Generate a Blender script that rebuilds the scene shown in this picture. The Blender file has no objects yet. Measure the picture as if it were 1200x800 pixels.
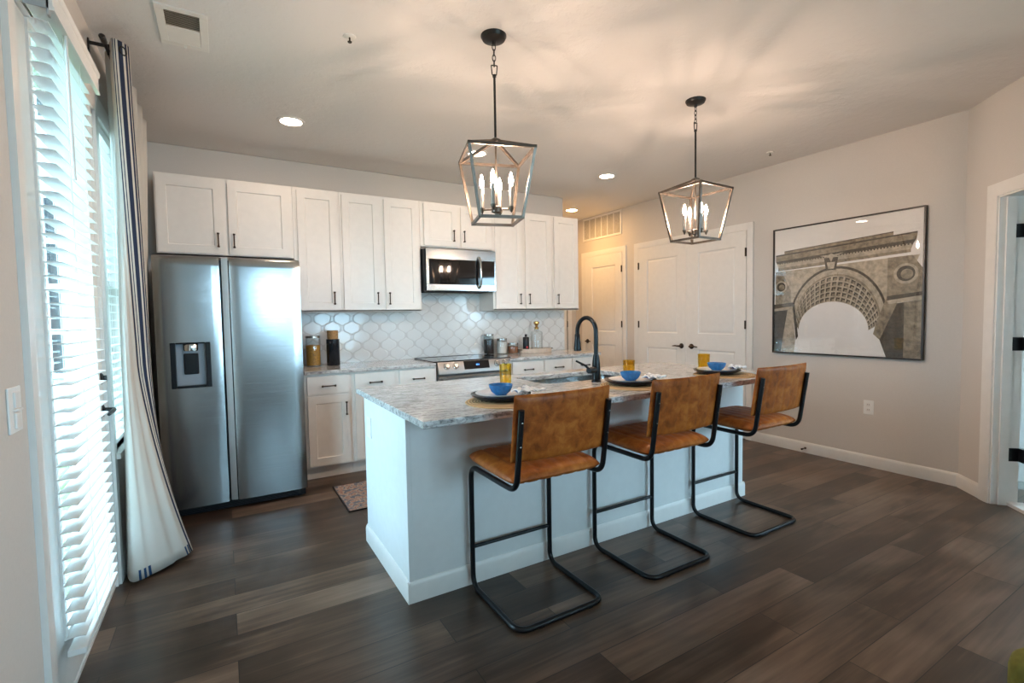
import bpy, math, random
from mathutils import Vector, Matrix
random.seed(7)
S = bpy.context.scene
COL = S.collection
PI = math.pi

# ------------------------------------------------------------------ camera, sky, exposure
cam_d = bpy.data.cameras.new('camera')
cam = bpy.data.objects.new('camera', cam_d)
COL.objects.link(cam)
cam_d.sensor_width = 36.0
cam_d.lens = 569.77 * 36.0 / 1200.0
cam_d.clip_start = 0.02
cam_d.clip_end = 200
rgt = Vector((0.85947388, -0.51090786, -0.01666748))
upv = Vector((0.03984506, 0.03445132, 0.99861178))
fwd = Vector((0.50962439, 0.85894486, -0.04996716))
cam.matrix_world = Matrix(((rgt.x, upv.x, -fwd.x, 0), (rgt.y, upv.y, -fwd.y, 0), (rgt.z, upv.z, -fwd.z, 1.323), (0, 0, 0, 1)))
S.camera = cam

SKY = (0.50, 0.79, 1.0)
SKY_STRENGTH = 12.5
BULB_W, CAN_W, HALL_W = 450.0, 45.0, 150.0
WARM = (1.0, 0.71, 0.52)
CANC = (1.0, 0.73, 0.53)
w = bpy.data.worlds.new('sky')
S.world = w
w.use_nodes = True
bg = w.node_tree.nodes['Background']
bg.inputs['Color'].default_value = (*SKY, 1)
bg.inputs['Strength'].default_value = SKY_STRENGTH

S.view_settings.view_transform = 'Standard'
S.view_settings.look = 'None'
S.view_settings.gamma = 1.0
S.view_settings.use_curve_mapping = False
S.view_settings.exposure = 0.88
S.cycles.use_denoising = True
S.cycles.max_bounces = 10
S.cycles.diffuse_bounces = 5
S.cycles.glossy_bounces = 5
S.cycles.transparent_max_bounces = 24
S.cycles.transmission_bounces = 8
S.cycles.sample_clamp_indirect = 8.0
S.cycles.caustics_reflective = False
S.cycles.caustics_refractive = False


def portal(name, loc, rot, sx, sy):
    # guides the sampling of the sky through a window opening; emits nothing itself
    l = bpy.data.lights.new(name, 'AREA')
    l.shape = 'RECTANGLE'
    l.size, l.size_y = sx, sy
    l.cycles.is_portal = True
    o = bpy.data.objects.new(name, l)
    COL.objects.link(o)
    o.location = loc
    o.rotation_euler = rot


# ------------------------------------------------------------------ materials
def lin(c):
    return tuple(((x / 12.92) if x <= 0.04045 else ((x + 0.055) / 1.055) ** 2.4) for x in c)


def new_mat(name):
    m = bpy.data.materials.new(name)
    m.use_nodes = True
    nt = m.node_tree
    return m, nt, nt.nodes['Principled BSDF']


def nd(nt, kind, **kw):
    n = nt.nodes.new(kind)
    for k, v in kw.items():
        if k in n.inputs:
            n.inputs[k].default_value = v
        else:
            setattr(n, k, v)
    return n


def ramp(nt, src, stops):
    r = nt.nodes.new('ShaderNodeValToRGB')
    cr = r.color_ramp
    while len(cr.elements) < len(stops):
        cr.elements.new(0.5)
    for e, (p, c) in zip(cr.elements, stops):
        e.position = p
        e.color = (*c, 1)
    nt.links.new(src, r.inputs[0])
    return r


def coords(nt, scale=(1, 1, 1), kind='Object', rot=(0, 0, 0)):
    tc = nt.nodes.new('ShaderNodeTexCoord')
    mp = nt.nodes.new('ShaderNodeMapping')
    mp.inputs['Scale'].default_value = scale
    mp.inputs['Rotation'].default_value = rot
    nt.links.new(tc.outputs[kind], mp.inputs[0])
    return mp.outputs[0]


def bump(nt, bsdf, src, strength, dist=0.002):
    b = nt.nodes.new('ShaderNodeBump')
    b.inputs['Strength'].default_value = strength
    b.inputs['Distance'].default_value = dist
    nt.links.new(src, b.inputs['Height'])
    nt.links.new(b.outputs[0], bsdf.inputs['Normal'])


def plain(name, col, rough=0.5, metal=0.0, spec=0.5, noise=0.0, nscale=20.0, bmp=0.0, coat=0.0):
    m, nt, b = new_mat(name)
    b.inputs['Base Color'].default_value = (*col, 1)
    b.inputs['Roughness'].default_value = rough
    b.inputs['Metallic'].default_value = metal
    b.inputs['Specular IOR Level'].default_value = spec
    b.inputs['Coat Weight'].default_value = coat
    n = nd(nt, 'ShaderNodeTexNoise', Scale=nscale, Detail=4.0)
    nt.links.new(coords(nt), n.inputs['Vector'])
    a = max(noise, 0.02)
    r = ramp(nt, n.outputs[0], [(0.3, tuple(x * (1 - a) for x in col)), (0.7, tuple(min(1, x * (1 + a)) for x in col))])
    nt.links.new(r.outputs[0], b.inputs['Base Color'])
    if bmp:
        bump(nt, b, n.outputs[0], bmp)
    return m


def emitter(name, col, strength):
    m = bpy.data.materials.new(name)
    m.use_nodes = True
    nt = m.node_tree
    nt.nodes.remove(nt.nodes['Principled BSDF'])
    e = nd(nt, 'ShaderNodeEmission', Strength=strength)
    e.inputs['Color'].default_value = (*col, 1)
    nt.links.new(e.outputs[0], nt.nodes['Material Output'].inputs[0])
    return m


def thin_glass(name, tint=(1, 1, 1), refl=0.08, rough=0.02, rib=0.0):
    m = bpy.data.materials.new(name)
    m.use_nodes = True
    nt = m.node_tree
    nt.nodes.remove(nt.nodes['Principled BSDF'])
    t = nt.nodes.new('ShaderNodeBsdfTransparent')
    t.inputs[0].default_value = (*tint, 1)
    g = nd(nt, 'ShaderNodeBsdfGlossy', Roughness=rough)
    lw = nd(nt, 'ShaderNodeLayerWeight', Blend=0.25)
    mr = nd(nt, 'ShaderNodeMapRange')
    mr.inputs['To Min'].default_value = refl
    mr.inputs['To Max'].default_value = 0.5
    nt.links.new(lw.outputs['Fresnel'], mr.inputs['Value'])
    mx = nt.nodes.new('ShaderNodeMixShader')
    nt.links.new(mr.outputs[0], mx.inputs[0])
    nt.links.new(t.outputs[0], mx.inputs[1])
    nt.links.new(g.outputs[0], mx.inputs[2])
    nt.links.new(mx.outputs[0], nt.nodes['Material Output'].inputs[0])
    return m


M = {}
M['wall'] = plain('wall_paint', (0.62, 0.58, 0.54), 0.75, noise=0.01, nscale=120, bmp=0.05)
M['trim'] = plain('white_trim_paint', (0.78, 0.76, 0.73), 0.35, noise=0.01)
M['cab'] = plain('white_cabinet_paint', (0.80, 0.76, 0.715), 0.32, noise=0.01)
M['island'] = plain('island_paint', (0.72, 0.73, 0.72), 0.5, noise=0.01)
M['vinyl'] = plain('white_vinyl', (0.82, 0.82, 0.80), 0.4)
M['black'] = plain('black_powder_coat', (0.005, 0.0055, 0.007), 0.28, spec=0.35, noise=0.1)
M['blackmetal'] = plain('black_iron', (0.016, 0.014, 0.013), 0.35, metal=0.3, noise=0.1)
M['bronze'] = plain('bronze_pull', (0.055, 0.037, 0.028), 0.35, metal=0.7, noise=0.1)
M['matte_black'] = plain('matte_black_faucet', (0.004, 0.006, 0.008), 0.30, spec=0.3, noise=0.05)
M['chrome'] = plain('chrome', (0.75, 0.74, 0.72), 0.14, metal=1.0)
M['lid'] = plain('brushed_lid', (0.45, 0.42, 0.39), 0.25, metal=1.0)
M['blackglass'] = plain('black_glass', (0.006, 0.006, 0.007), 0.04, spec=0.6)
M['grey_plastic'] = plain('grey_plastic', (0.30, 0.35, 0.40), 0.35)
M['dark_plastic'] = plain('dark_plastic', (0.007, 0.009, 0.012), 0.3, spec=0.3)
M['dark_side'] = plain('appliance_side', (0.10, 0.105, 0.11), 0.45)
M['lantern'] = plain('lantern_metal', (0.13, 0.105, 0.085), 0.3, metal=0.75, noise=0.2)
M['sleeve'] = plain('brushed_candle_sleeve', (0.30, 0.27, 0.24), 0.35, metal=0.8)
M['bulb'] = emitter('lit_bulb', WARM, BULB_W)
M['can'] = emitter('lit_downlight', CANC, CAN_W)
M['can_hall'] = emitter('lit_hall_downlight', (1.0, 0.57, 0.21), HALL_W)
M['dispglow'] = emitter('blue_display_digits', (0.1, 0.3, 1.0), 1.5)
M['pane'] = thin_glass('window_glass', (0.96, 0.98, 0.98), 0.05, 0.0)
M['jar_glass'] = thin_glass('jar_glass', (0.95, 0.97, 0.97), 0.05, 0.03)
M['art_glass'] = thin_glass('art_glazing', (1, 1, 1), 0.05, 0.0)
M['amber'] = thin_glass('amber_glass', (0.95, 0.80, 0.20), 0.05, 0.05)
M['strip'] = plain('satin_handle_strip', (0.62, 0.66, 0.68), 0.4, metal=0.6)
M['zinc'] = plain('painted_zinc', (0.42, 0.45, 0.46), 0.45)
M['dark'] = plain('dark_void', (0.01, 0.01, 0.01), 0.8)
M['vent_back'] = plain('vent_shadow_lining', (0.22, 0.20, 0.17), 0.8)
M['cork'] = plain('cork', (0.42, 0.24, 0.10), 0.8, noise=0.35, nscale=160)
M['pasta'] = plain('golden_pasta', (0.46, 0.23, 0.035), 0.6, noise=0.6, nscale=130)
M['coffee'] = plain('coffee_beans', (0.022, 0.014, 0.012), 0.6, spec=0.1, noise=0.7, nscale=160, bmp=0.6)
M['sugar'] = plain('white_sugar', (0.75, 0.72, 0.67), 0.8, noise=0.05)
M['nuts'] = plain('brown_nuts', (0.30, 0.11, 0.045), 0.6, noise=0.5, nscale=140, bmp=0.6)
M['traywood'] = plain('whitewashed_tray', (0.62, 0.52, 0.43), 0.6, noise=0.12, nscale=30)
M['blue'] = plain('blue_glaze', (0.012, 0.14, 0.36), 0.25, noise=0.25, nscale=60)
M['navy'] = plain('navy_glaze', (0.008, 0.012, 0.028), 0.2)
M['plate'] = plain('pale_plate_glaze', (0.80, 0.80, 0.80), 0.2)
M['red'] = plain('red_seal', (0.5, 0.02, 0.02), 0.4)
M['brick'] = None
M['olive'] = plain('olive_velvet', (0.16, 0.145, 0.02), 0.8, noise=0.15, nscale=80)
M['soil'] = plain('lawn_ground', (0.12, 0.16, 0.06), 0.9, noise=0.4, nscale=4)
M['leaf'] = plain('hedge_leaves', (0.045, 0.075, 0.035), 0.7, noise=0.6, nscale=14)
M['brass'] = plain('gold_stopper', (0.55, 0.36, 0.15), 0.25, metal=1.0)


def ceiling_mat():
    m, nt, b = new_mat('ceiling_knockdown')
    b.inputs['Base Color'].default_value = (0.74, 0.72, 0.705, 1)
    b.inputs['Roughness'].default_value = 0.85
    v = coords(nt)
    n = nd(nt, 'ShaderNodeTexNoise', Scale=16.0, Detail=5.0, Roughness=0.6)
    nt.links.new(v, n.inputs['Vector'])
    r = ramp(nt, n.outputs[0], [(0.45, (0, 0, 0)), (0.58, (1, 1, 1))])
    bump(nt, b, r.outputs[0], 0.22, 0.004)
    return m


M['ceiling'] = ceiling_mat()


def floor_mat():
    m, nt, b = new_mat('dark_oak_planks')
    v = coords(nt)
    br = nd(nt, 'ShaderNodeTexBrick', offset=0.37, squash=1.0)
    br.inputs['Scale'].default_value = 1.0
    br.inputs['Mortar Size'].default_value = 0.0018
    br.inputs['Mortar Smooth'].default_value = 0.2
    br.inputs['Bias'].default_value = 0.0
    br.inputs['Brick Width'].default_value = 1.22
    br.inputs['Row Height'].default_value = 0.178
    br.inputs['Color1'].default_value = (0, 0, 0, 1)
    br.inputs['Color2'].default_value = (1, 1, 1, 1)
    br.inputs['Mortar'].default_value = (0.5, 0.5, 0.5, 1)
    nt.links.new(v, br.inputs['Vector'])
    # grain, shifted per plank
    sh = nd(nt, 'ShaderNodeVectorMath', operation='MULTIPLY')
    nt.links.new(br.outputs['Color'], sh.inputs[0])
    sh.inputs[1].default_value = (7.3, 3.1, 5.7)
    ad = nd(nt, 'ShaderNodeVectorMath', operation='ADD')
    nt.links.new(v, ad.inputs[0])
    nt.links.new(sh.outputs[0], ad.inputs[1])
    st = nd(nt, 'ShaderNodeVectorMath', operation='MULTIPLY')
    st.inputs[1].default_value = (0.9, 20.0, 1.0)
    nt.links.new(ad.outputs[0], st.inputs[0])
    g = nd(nt, 'ShaderNodeTexNoise', Scale=2.0, Detail=4.0, Roughness=0.55, Distortion=0.35)
    nt.links.new(st.outputs[0], g.inputs['Vector'])
    st2 = nd(nt, 'ShaderNodeVectorMath', operation='MULTIPLY')
    st2.inputs[1].default_value = (1.1, 3.2, 1.0)
    nt.links.new(ad.outputs[0], st2.inputs[0])
    g2 = nd(nt, 'ShaderNodeTexNoise', Scale=1.5, Detail=3.0, Distortion=0.6)
    nt.links.new(st2.outputs[0], g2.inputs['Vector'])
    a1 = nd(nt, 'ShaderNodeMath', operation='MULTIPLY_ADD')
    nt.links.new(br.outputs['Color'], a1.inputs[0])
    a1.inputs[1].default_value = 0.36
    gm = nd(nt, 'ShaderNodeMath', operation='MULTIPLY')
    gm.inputs[1].default_value = 0.50
    nt.links.new(g.outputs[0], gm.inputs[0])
    nt.links.new(gm.outputs[0], a1.inputs[2])
    a2 = nd(nt, 'ShaderNodeMath', operation='MULTIPLY_ADD')
    nt.links.new(g2.outputs[0], a2.inputs[0])
    a2.inputs[1].default_value = 0.80
    nt.links.new(a1.outputs[0], a2.inputs[2])
    r = ramp(nt, a2.outputs[0], [(0.0, (0.024, 0.0135, 0.0085)), (0.36, (0.062, 0.036, 0.023)), (0.66, (0.140, 0.086, 0.057)), (1.0, (0.225, 0.150, 0.107))])
    mr = nd(nt, 'ShaderNodeMapRange')
    mr.inputs['From Min'].default_value = 0.50
    mr.inputs['From Max'].default_value = 1.18
    nt.links.new(a2.outputs[0], mr.inputs['Value'])
    nt.links.new(mr.outputs[0], r.inputs[0])
    mx = nd(nt, 'ShaderNodeMix', data_type='RGBA')
    nt.links.new(br.outputs['Fac'], mx.inputs['Factor'])
    nt.links.new(r.outputs[0], mx.inputs['A'])
    mx.inputs['B'].default_value = (0.012, 0.009, 0.007, 1)
    nt.links.new(mx.outputs['Result'], b.inputs['Base Color'])
    rr = nd(nt, 'ShaderNodeMapRange')
    rr.inputs['To Min'].default_value = 0.25
    rr.inputs['To Max'].default_value = 0.38
    nt.links.new(g.outputs[0], rr.inputs['Value'])
    nt.links.new(rr.outputs[0], b.inputs['Roughness'])
    bump(nt, b, g.outputs[0], 0.05, 0.001)
    return m


M['floor'] = floor_mat()


def granite_mat():
    m, nt, b = new_mat('grey_streaked_granite')
    v = coords(nt)
    st = nd(nt, 'ShaderNodeVectorMath', operation='MULTIPLY')
    st.inputs[1].default_value = (3.2, 11.0, 11.0)
    nt.links.new(v, st.inputs[0])
    n = nd(nt, 'ShaderNodeTexNoise', Scale=3.6, Detail=8.0, Roughness=0.72, Distortion=0.8)
    nt.links.new(st.outputs[0], n.inputs['Vector'])
    r = ramp(nt, n.outputs[0], [(0.28, (0.06, 0.058, 0.06)), (0.40, (0.30, 0.285, 0.28)), (0.48, (0.52, 0.51, 0.50)), (0.60, (0.70, 0.69, 0.685)), (0.75, (0.44, 0.415, 0.40))])
    sp = nd(nt, 'ShaderNodeTexNoise', Scale=60.0, Detail=3.0, Roughness=0.7)
    nt.links.new(v, sp.inputs['Vector'])
    r2 = ramp(nt, sp.outputs[0], [(0.34, (0.35, 0.35, 0.36)), (0.44, (1, 1, 1))])
    mx = nd(nt, 'ShaderNodeMix', data_type='RGBA', blend_type='MULTIPLY')
    mx.inputs['Factor'].default_value = 0.75
    nt.links.new(r.outputs[0], mx.inputs['A'])
    nt.links.new(r2.outputs[0], mx.inputs['B'])
    nt.links.new(mx.outputs['Result'], b.inputs['Base Color'])
    b.inputs['Roughness'].default_value = 0.10
    return m


M['granite'] = granite_mat()


def steel_mat():
    m, nt, b = new_mat('brushed_stainless')
    b.inputs['Base Color'].default_value = (0.40, 0.42, 0.43, 1)
    b.inputs['Metallic'].default_value = 1.0
    v = coords(nt, (1.0, 1.0, 40.0))
    n = nd(nt, 'ShaderNodeTexNoise', Scale=2.5, Detail=5.0, Roughness=0.6)
    nt.links.new(v, n.inputs['Vector'])
    mr = nd(nt, 'ShaderNodeMapRange')
    mr.inputs['To Min'].default_value = 0.14
    mr.inputs['To Max'].default_value = 0.27
    nt.links.new(n.outputs[0], mr.inputs['Value'])
    nt.links.new(mr.outputs[0], b.inputs['Roughness'])
    bump(nt, b, n.outputs[0], 0.22, 0.001)
    return m


M['steel'] = steel_mat()


M['steel_warm'] = plain('satin_stainless', (0.30, 0.285, 0.27), 0.38, metal=1.0)


def leather_mat():
    m, nt, b = new_mat('cognac_leather')
    v = coords(nt)
    n = nd(nt, 'ShaderNodeTexNoise', Scale=22.0, Detail=5.0, Roughness=0.65, Distortion=0.5)
    nt.links.new(v, n.inputs['Vector'])
    n2 = nd(nt, 'ShaderNodeTexNoise', Scale=5.0, Detail=2.0)
    nt.links.new(v, n2.inputs['Vector'])
    a = nd(nt, 'ShaderNodeMath', operation='ADD')
    nt.links.new(n.outputs[0], a.inputs[0])
    nt.links.new(n2.outputs[0], a.inputs[1])
    mr = nd(nt, 'ShaderNodeMapRange')
    mr.inputs['From Min'].default_value = 0.7
    mr.inputs['From Max'].default_value = 1.3
    nt.links.new(a.outputs[0], mr.inputs['Value'])
    r = ramp(nt, mr.outputs[0], [(0.0, (0.13, 0.028, 0.005)), (0.45, (0.31, 0.076, 0.011)), (1.0, (0.50, 0.16, 0.03))])
    nt.links.new(r.outputs[0], b.inputs['Base Color'])
    b.inputs['Roughness'].default_value = 0.42
    b.inputs['Specular IOR Level'].default_value = 0.22
    vo = nd(nt, 'ShaderNodeTexNoise', Scale=180.0, Detail=2.0)
    nt.links.new(v, vo.inputs['Vector'])
    bump(nt, b, vo.outputs[0], 0.12, 0.001)
    return m


M['leather'] = leather_mat()


def tile_mat():
    # glossy white lantern tiles with ogee grout lines, tile 0.165 x 0.19
    m, nt, b = new_mat('white_lantern_tile')
    tc = nt.nodes.new('ShaderNodeTexCoord')
    sx = nt.nodes.new('ShaderNodeSeparateXYZ')
    nt.links.new(tc.outputs['Object'], sx.inputs[0])

    def mth(op, a, c=None, d=None):
        n = nd(nt, 'ShaderNodeMath', operation=op)
        for i, q in enumerate((a, c, d)):
            if q is None:
                continue
            if isinstance(q, (int, float)):
                n.inputs[i].default_value = q
            else:
                nt.links.new(q, n.inputs[i])
        return n.outputs[0]
    X = mth('MULTIPLY', sx.outputs['X'], 2 * PI / 0.178)
    Z = mth('MULTIPLY', sx.outputs['Z'], 2 * PI / 0.178)
    Xw = mth('MULTIPLY_ADD', mth('SINE', mth('MULTIPLY', X, 2.0)), 0.20, X)
    Zw = mth('MULTIPLY_ADD', mth('SINE', mth('MULTIPLY', Z, 2.0)), -0.20, Z)
    f = mth('ABSOLUTE', mth('ADD', mth('COSINE', Xw), mth('COSINE', Zw)))
    r = ramp(nt, f, [(0.14, (0.66, 0.64, 0.62)), (0.24, (0.78, 0.775, 0.76))])
    nt.links.new(r.outputs[0], b.inputs['Base Color'])
    h = ramp(nt, f, [(0.08, (0, 0, 0)), (0.42, (1, 1, 1))])
    n = nd(nt, 'ShaderNodeTexNoise', Scale=9.0, Detail=1.0)
    nt.links.new(tc.outputs['Object'], n.inputs['Vector'])
    hh = mth('MULTIPLY_ADD', n.outputs[0], 0.5, h.outputs[0])
    bump(nt, b, hh, 0.5, 0.004)
    b.inputs['Roughness'].default_value = 0.12
    return m


M['tile'] = tile_mat()


def weave_mat():
    m, nt, b = new_mat('woven_seagrass')
    v = coords(nt)
    wv = nd(nt, 'ShaderNodeTexWave', wave_type='RINGS', rings_direction='Z')
    wv.inputs['Scale'].default_value = 22.0
    wv.inputs['Distortion'].default_value = 1.5
    wv.inputs['Detail'].default_value = 3.0
    nt.links.new(v, wv.inputs['Vector'])
    r = ramp(nt, wv.outputs['Fac'], [(0.1, (0.30, 0.17, 0.07)), (0.7, (0.62, 0.41, 0.21))])
    nt.links.new(r.outputs[0], b.inputs['Base Color'])
    b.inputs['Roughness'].default_value = 0.75
    bump(nt, b, wv.outputs['Fac'], 0.8, 0.004)
    return m


M['weave'] = weave_mat()


def napkin_mat():
    m, nt, b = new_mat('white_napkin_navy_print')
    v = coords(nt)
    n = nd(nt, 'ShaderNodeTexNoise', Scale=26.0, Detail=1.0, Distortion=1.0)
    nt.links.new(v, n.inputs['Vector'])
    r = ramp(nt, n.outputs[0], [(0.60, (0.78, 0.78, 0.78)), (0.64, (0.03, 0.05, 0.18))])
    nt.links.new(r.outputs[0], b.inputs['Base Color'])
    b.inputs['Roughness'].default_value = 0.9
    return m


M['napkin'] = napkin_mat()


def curtain_mat():
    m, nt, b = new_mat('cream_curtain_navy_stripe')
    uv = nt.nodes.new('ShaderNodeUVMap')
    uv.uv_map = 'UVMap'
    sx = nt.nodes.new('ShaderNodeSeparateXYZ')
    nt.links.new(uv.outputs[0], sx.inputs[0])
    # u is cloth position across; stripe groups
    stops = [(0.0, 0)]

    def stripe(a, c):
        stops.extend([(a, 1), (c, 0)])
    for a, c in ((.166, .1715), (.176, .1815), (.188, .207), (.2145, .220), (.225, .2305), (.240, .256), (.262, .268), (.42, .426), (.432, .455), (.461, .467)):
        stripe(a, c)
    cr = None
    r = nt.nodes.new('ShaderNodeValToRGB')
    cr = r.color_ramp
    cr.interpolation = 'CONSTANT'
    while len(cr.elements) < len(stops):
        cr.elements.new(0.99)
    for e, (p, k) in zip(cr.elements, stops):
        e.position = p
        e.color = (0.028, 0.04, 0.085, 1) if k else (0.72, 0.68, 0.62, 1)
    nt.links.new(sx.outputs['X'], r.inputs[0])
    # short hem marks
    hm = nt.nodes.new('ShaderNodeValToRGB')
    hc = hm.color_ramp
    hc.interpolation = 'CONSTANT'
    hs = [(0, 0), (.088, 1), (.093, 0), (.096, 1), (.101, 0), (.104, 1), (.108, 0), (.150, 1), (.154, 0), (.158, 1), (.163, 0)]
    while len(hc.elements) < len(hs):
        hc.elements.new(0.99)
    for e, (p, k) in zip(hc.elements, hs):
        e.position = p
        e.color = (k, k, k, 1)
    nt.links.new(sx.outputs['X'], hm.inputs[0])
    lt = nd(nt, 'ShaderNodeMath', operation='LESS_THAN')
    nt.links.new(sx.outputs['Y'], lt.inputs[0])
    lt.inputs[1].default_value = 0.020
    mu = nd(nt, 'ShaderNodeMath', operation='MULTIPLY')
    nt.links.new(hm.outputs[0], mu.inputs[0])
    nt.links.new(lt.outputs[0], mu.inputs[1])
    mx = nd(nt, 'ShaderNodeMix', data_type='RGBA')
    nt.links.new(mu.outputs[0], mx.inputs['Factor'])
    nt.links.new(r.outputs[0], mx.inputs['A'])
    mx.inputs['B'].default_value = (0.03, 0.09, 0.22, 1)
    nt.links.new(mx.outputs['Result'], b.inputs['Base Color'])
    b.inputs['Roughness'].default_value = 0.9
    tr = nt.nodes.new('ShaderNodeBsdfTranslucent')
    nt.links.new(mx.outputs['Result'], tr.inputs[0])
    ms = nt.nodes.new('ShaderNodeMixShader')
    ms.inputs[0].default_value = 0.30
    nt.links.new(b.outputs[0], ms.inputs[1])
    nt.links.new(tr.outputs[0], ms.inputs[2])
    nt.links.new(ms.outputs[0], nt.nodes['Material Output'].inputs[0])
    return m


M['curtain'] = curtain_mat()


def slat_mat():
    m, nt, b = new_mat('white_blind_slats')
    b.inputs['Base Color'].default_value = (0.80, 0.80, 0.79, 1)
    b.inputs['Roughness'].default_value = 0.35
    n = nd(nt, 'ShaderNodeTexNoise', Scale=30.0)
    nt.links.new(coords(nt), n.inputs['Vector'])
    bump(nt, b, n.outputs[0], 0.02)
    tr = nt.nodes.new('ShaderNodeBsdfTranslucent')
    tr.inputs[0].default_value = (0.8, 0.8, 0.8, 1)
    ms = nt.nodes.new('ShaderNodeMixShader')
    ms.inputs[0].default_value = 0.1
    nt.links.new(b.outputs[0], ms.inputs[1])
    nt.links.new(tr.outputs[0], ms.inputs[2])
    nt.links.new(ms.outputs[0], nt.nodes['Material Output'].inputs[0])
    return m


M['slat'] = slat_mat()


def rug_mat():
    m, nt, b = new_mat('faded_red_rug')
    v = coords(nt)
    vo = nd(nt, 'ShaderNodeTexVoronoi', Scale=30.0)
    nt.links.new(v, vo.inputs['Vector'])
    n = nd(nt, 'ShaderNodeTexNoise', Scale=30.0, Detail=5.0, Distortion=1.0)
    nt.links.new(v, n.inputs['Vector'])
    a = nd(nt, 'ShaderNodeMath', operation='MULTIPLY_ADD')
    nt.links.new(vo.outputs['Distance'], a.inputs[0])
    a.inputs[1].default_value = 0.7
    nt.links.new(n.outputs[0], a.inputs[2])
    r = ramp(nt, a.outputs[0], [(0.48, (0.34, 0.13, 0.09)), (0.62, (0.46, 0.29, 0.20)), (0.74, (0.26, 0.12, 0.10)), (0.86, (0.50, 0.36, 0.27)), (0.98, (0.15, 0.15, 0.17))])
    nt.links.new(r.outputs[0], b.inputs['Base Color'])
    b.inputs['Roughness'].default_value = 0.95
    return m


M['rug'] = rug_mat()


def brick_mat():
    m, nt, b = new_mat('red_brick')
    v = coords(nt, (1, 1, 1), 'Object', (PI / 2, 0, 0))
    br = nd(nt, 'ShaderNodeTexBrick')
    br.inputs['Scale'].default_value = 1.0
    br.inputs['Brick Width'].default_value = 0.22
    br.inputs['Row Height'].default_value = 0.075
    br.inputs['Mortar Size'].default_value = 0.006
    br.inputs['Color1'].default_value = (0.10, 0.055, 0.042, 1)
    br.inputs['Color2'].default_value = (0.075, 0.042, 0.034, 1)
    br.inputs['Mortar'].default_value = (0.15, 0.13, 0.12, 1)
    nt.links.new(v, br.inputs['Vector'])
    nt.links.new(br.outputs['Color'], b.inputs['Base Color'])
    b.inputs['Roughness'].default_value = 0.9
    return m


M['brick'] = brick_mat()
M['siding'] = plain('white_siding', (0.50, 0.52, 0.53), 0.6)
M['outglass'] = plain('dark_blue_window', (0.006, 0.014, 0.022), 0.4, spec=0.2)
M['stone_dark'] = plain('print_dark_stone', (0.065, 0.050, 0.032), 0.6, noise=0.5, nscale=40)
M['stone_mid'] = plain('print_mid_stone', (0.28, 0.228, 0.158), 0.6, noise=0.45, nscale=30)
M['stone_light'] = plain('print_light_stone', (0.48, 0.41, 0.31), 0.6, noise=0.3, nscale=30)
M['paper'] = plain('print_paper', (0.90, 0.87, 0.84), 0.5)
M['frame'] = plain('dark_wood_frame', (0.022, 0.013, 0.009), 0.35, noise=0.3)


# ------------------------------------------------------------------ mesh builder
def fillet(pts, r, n=6, closed=False):
    P = [Vector(p) for p in pts]
    out = []
    N = len(P)
    for i, p in enumerate(P):
        if not closed and i in (0, N - 1):
            out.append(p)
            continue
        a = P[i - 1]
        c = P[(i + 1) % N]
        d1 = (a - p)
        d2 = (c - p)
        l = min(r, d1.length * 0.49, d2.length * 0.49)
        d1.normalize()
        d2.normalize()
        q1 = p + d1 * l
        q2 = p + d2 * l
        for k in range(n + 1):
            t = k / n
            out.append(q1 * (1 - t) ** 2 + p * 2 * t * (1 - t) + q2 * t * t)
    return out


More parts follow.
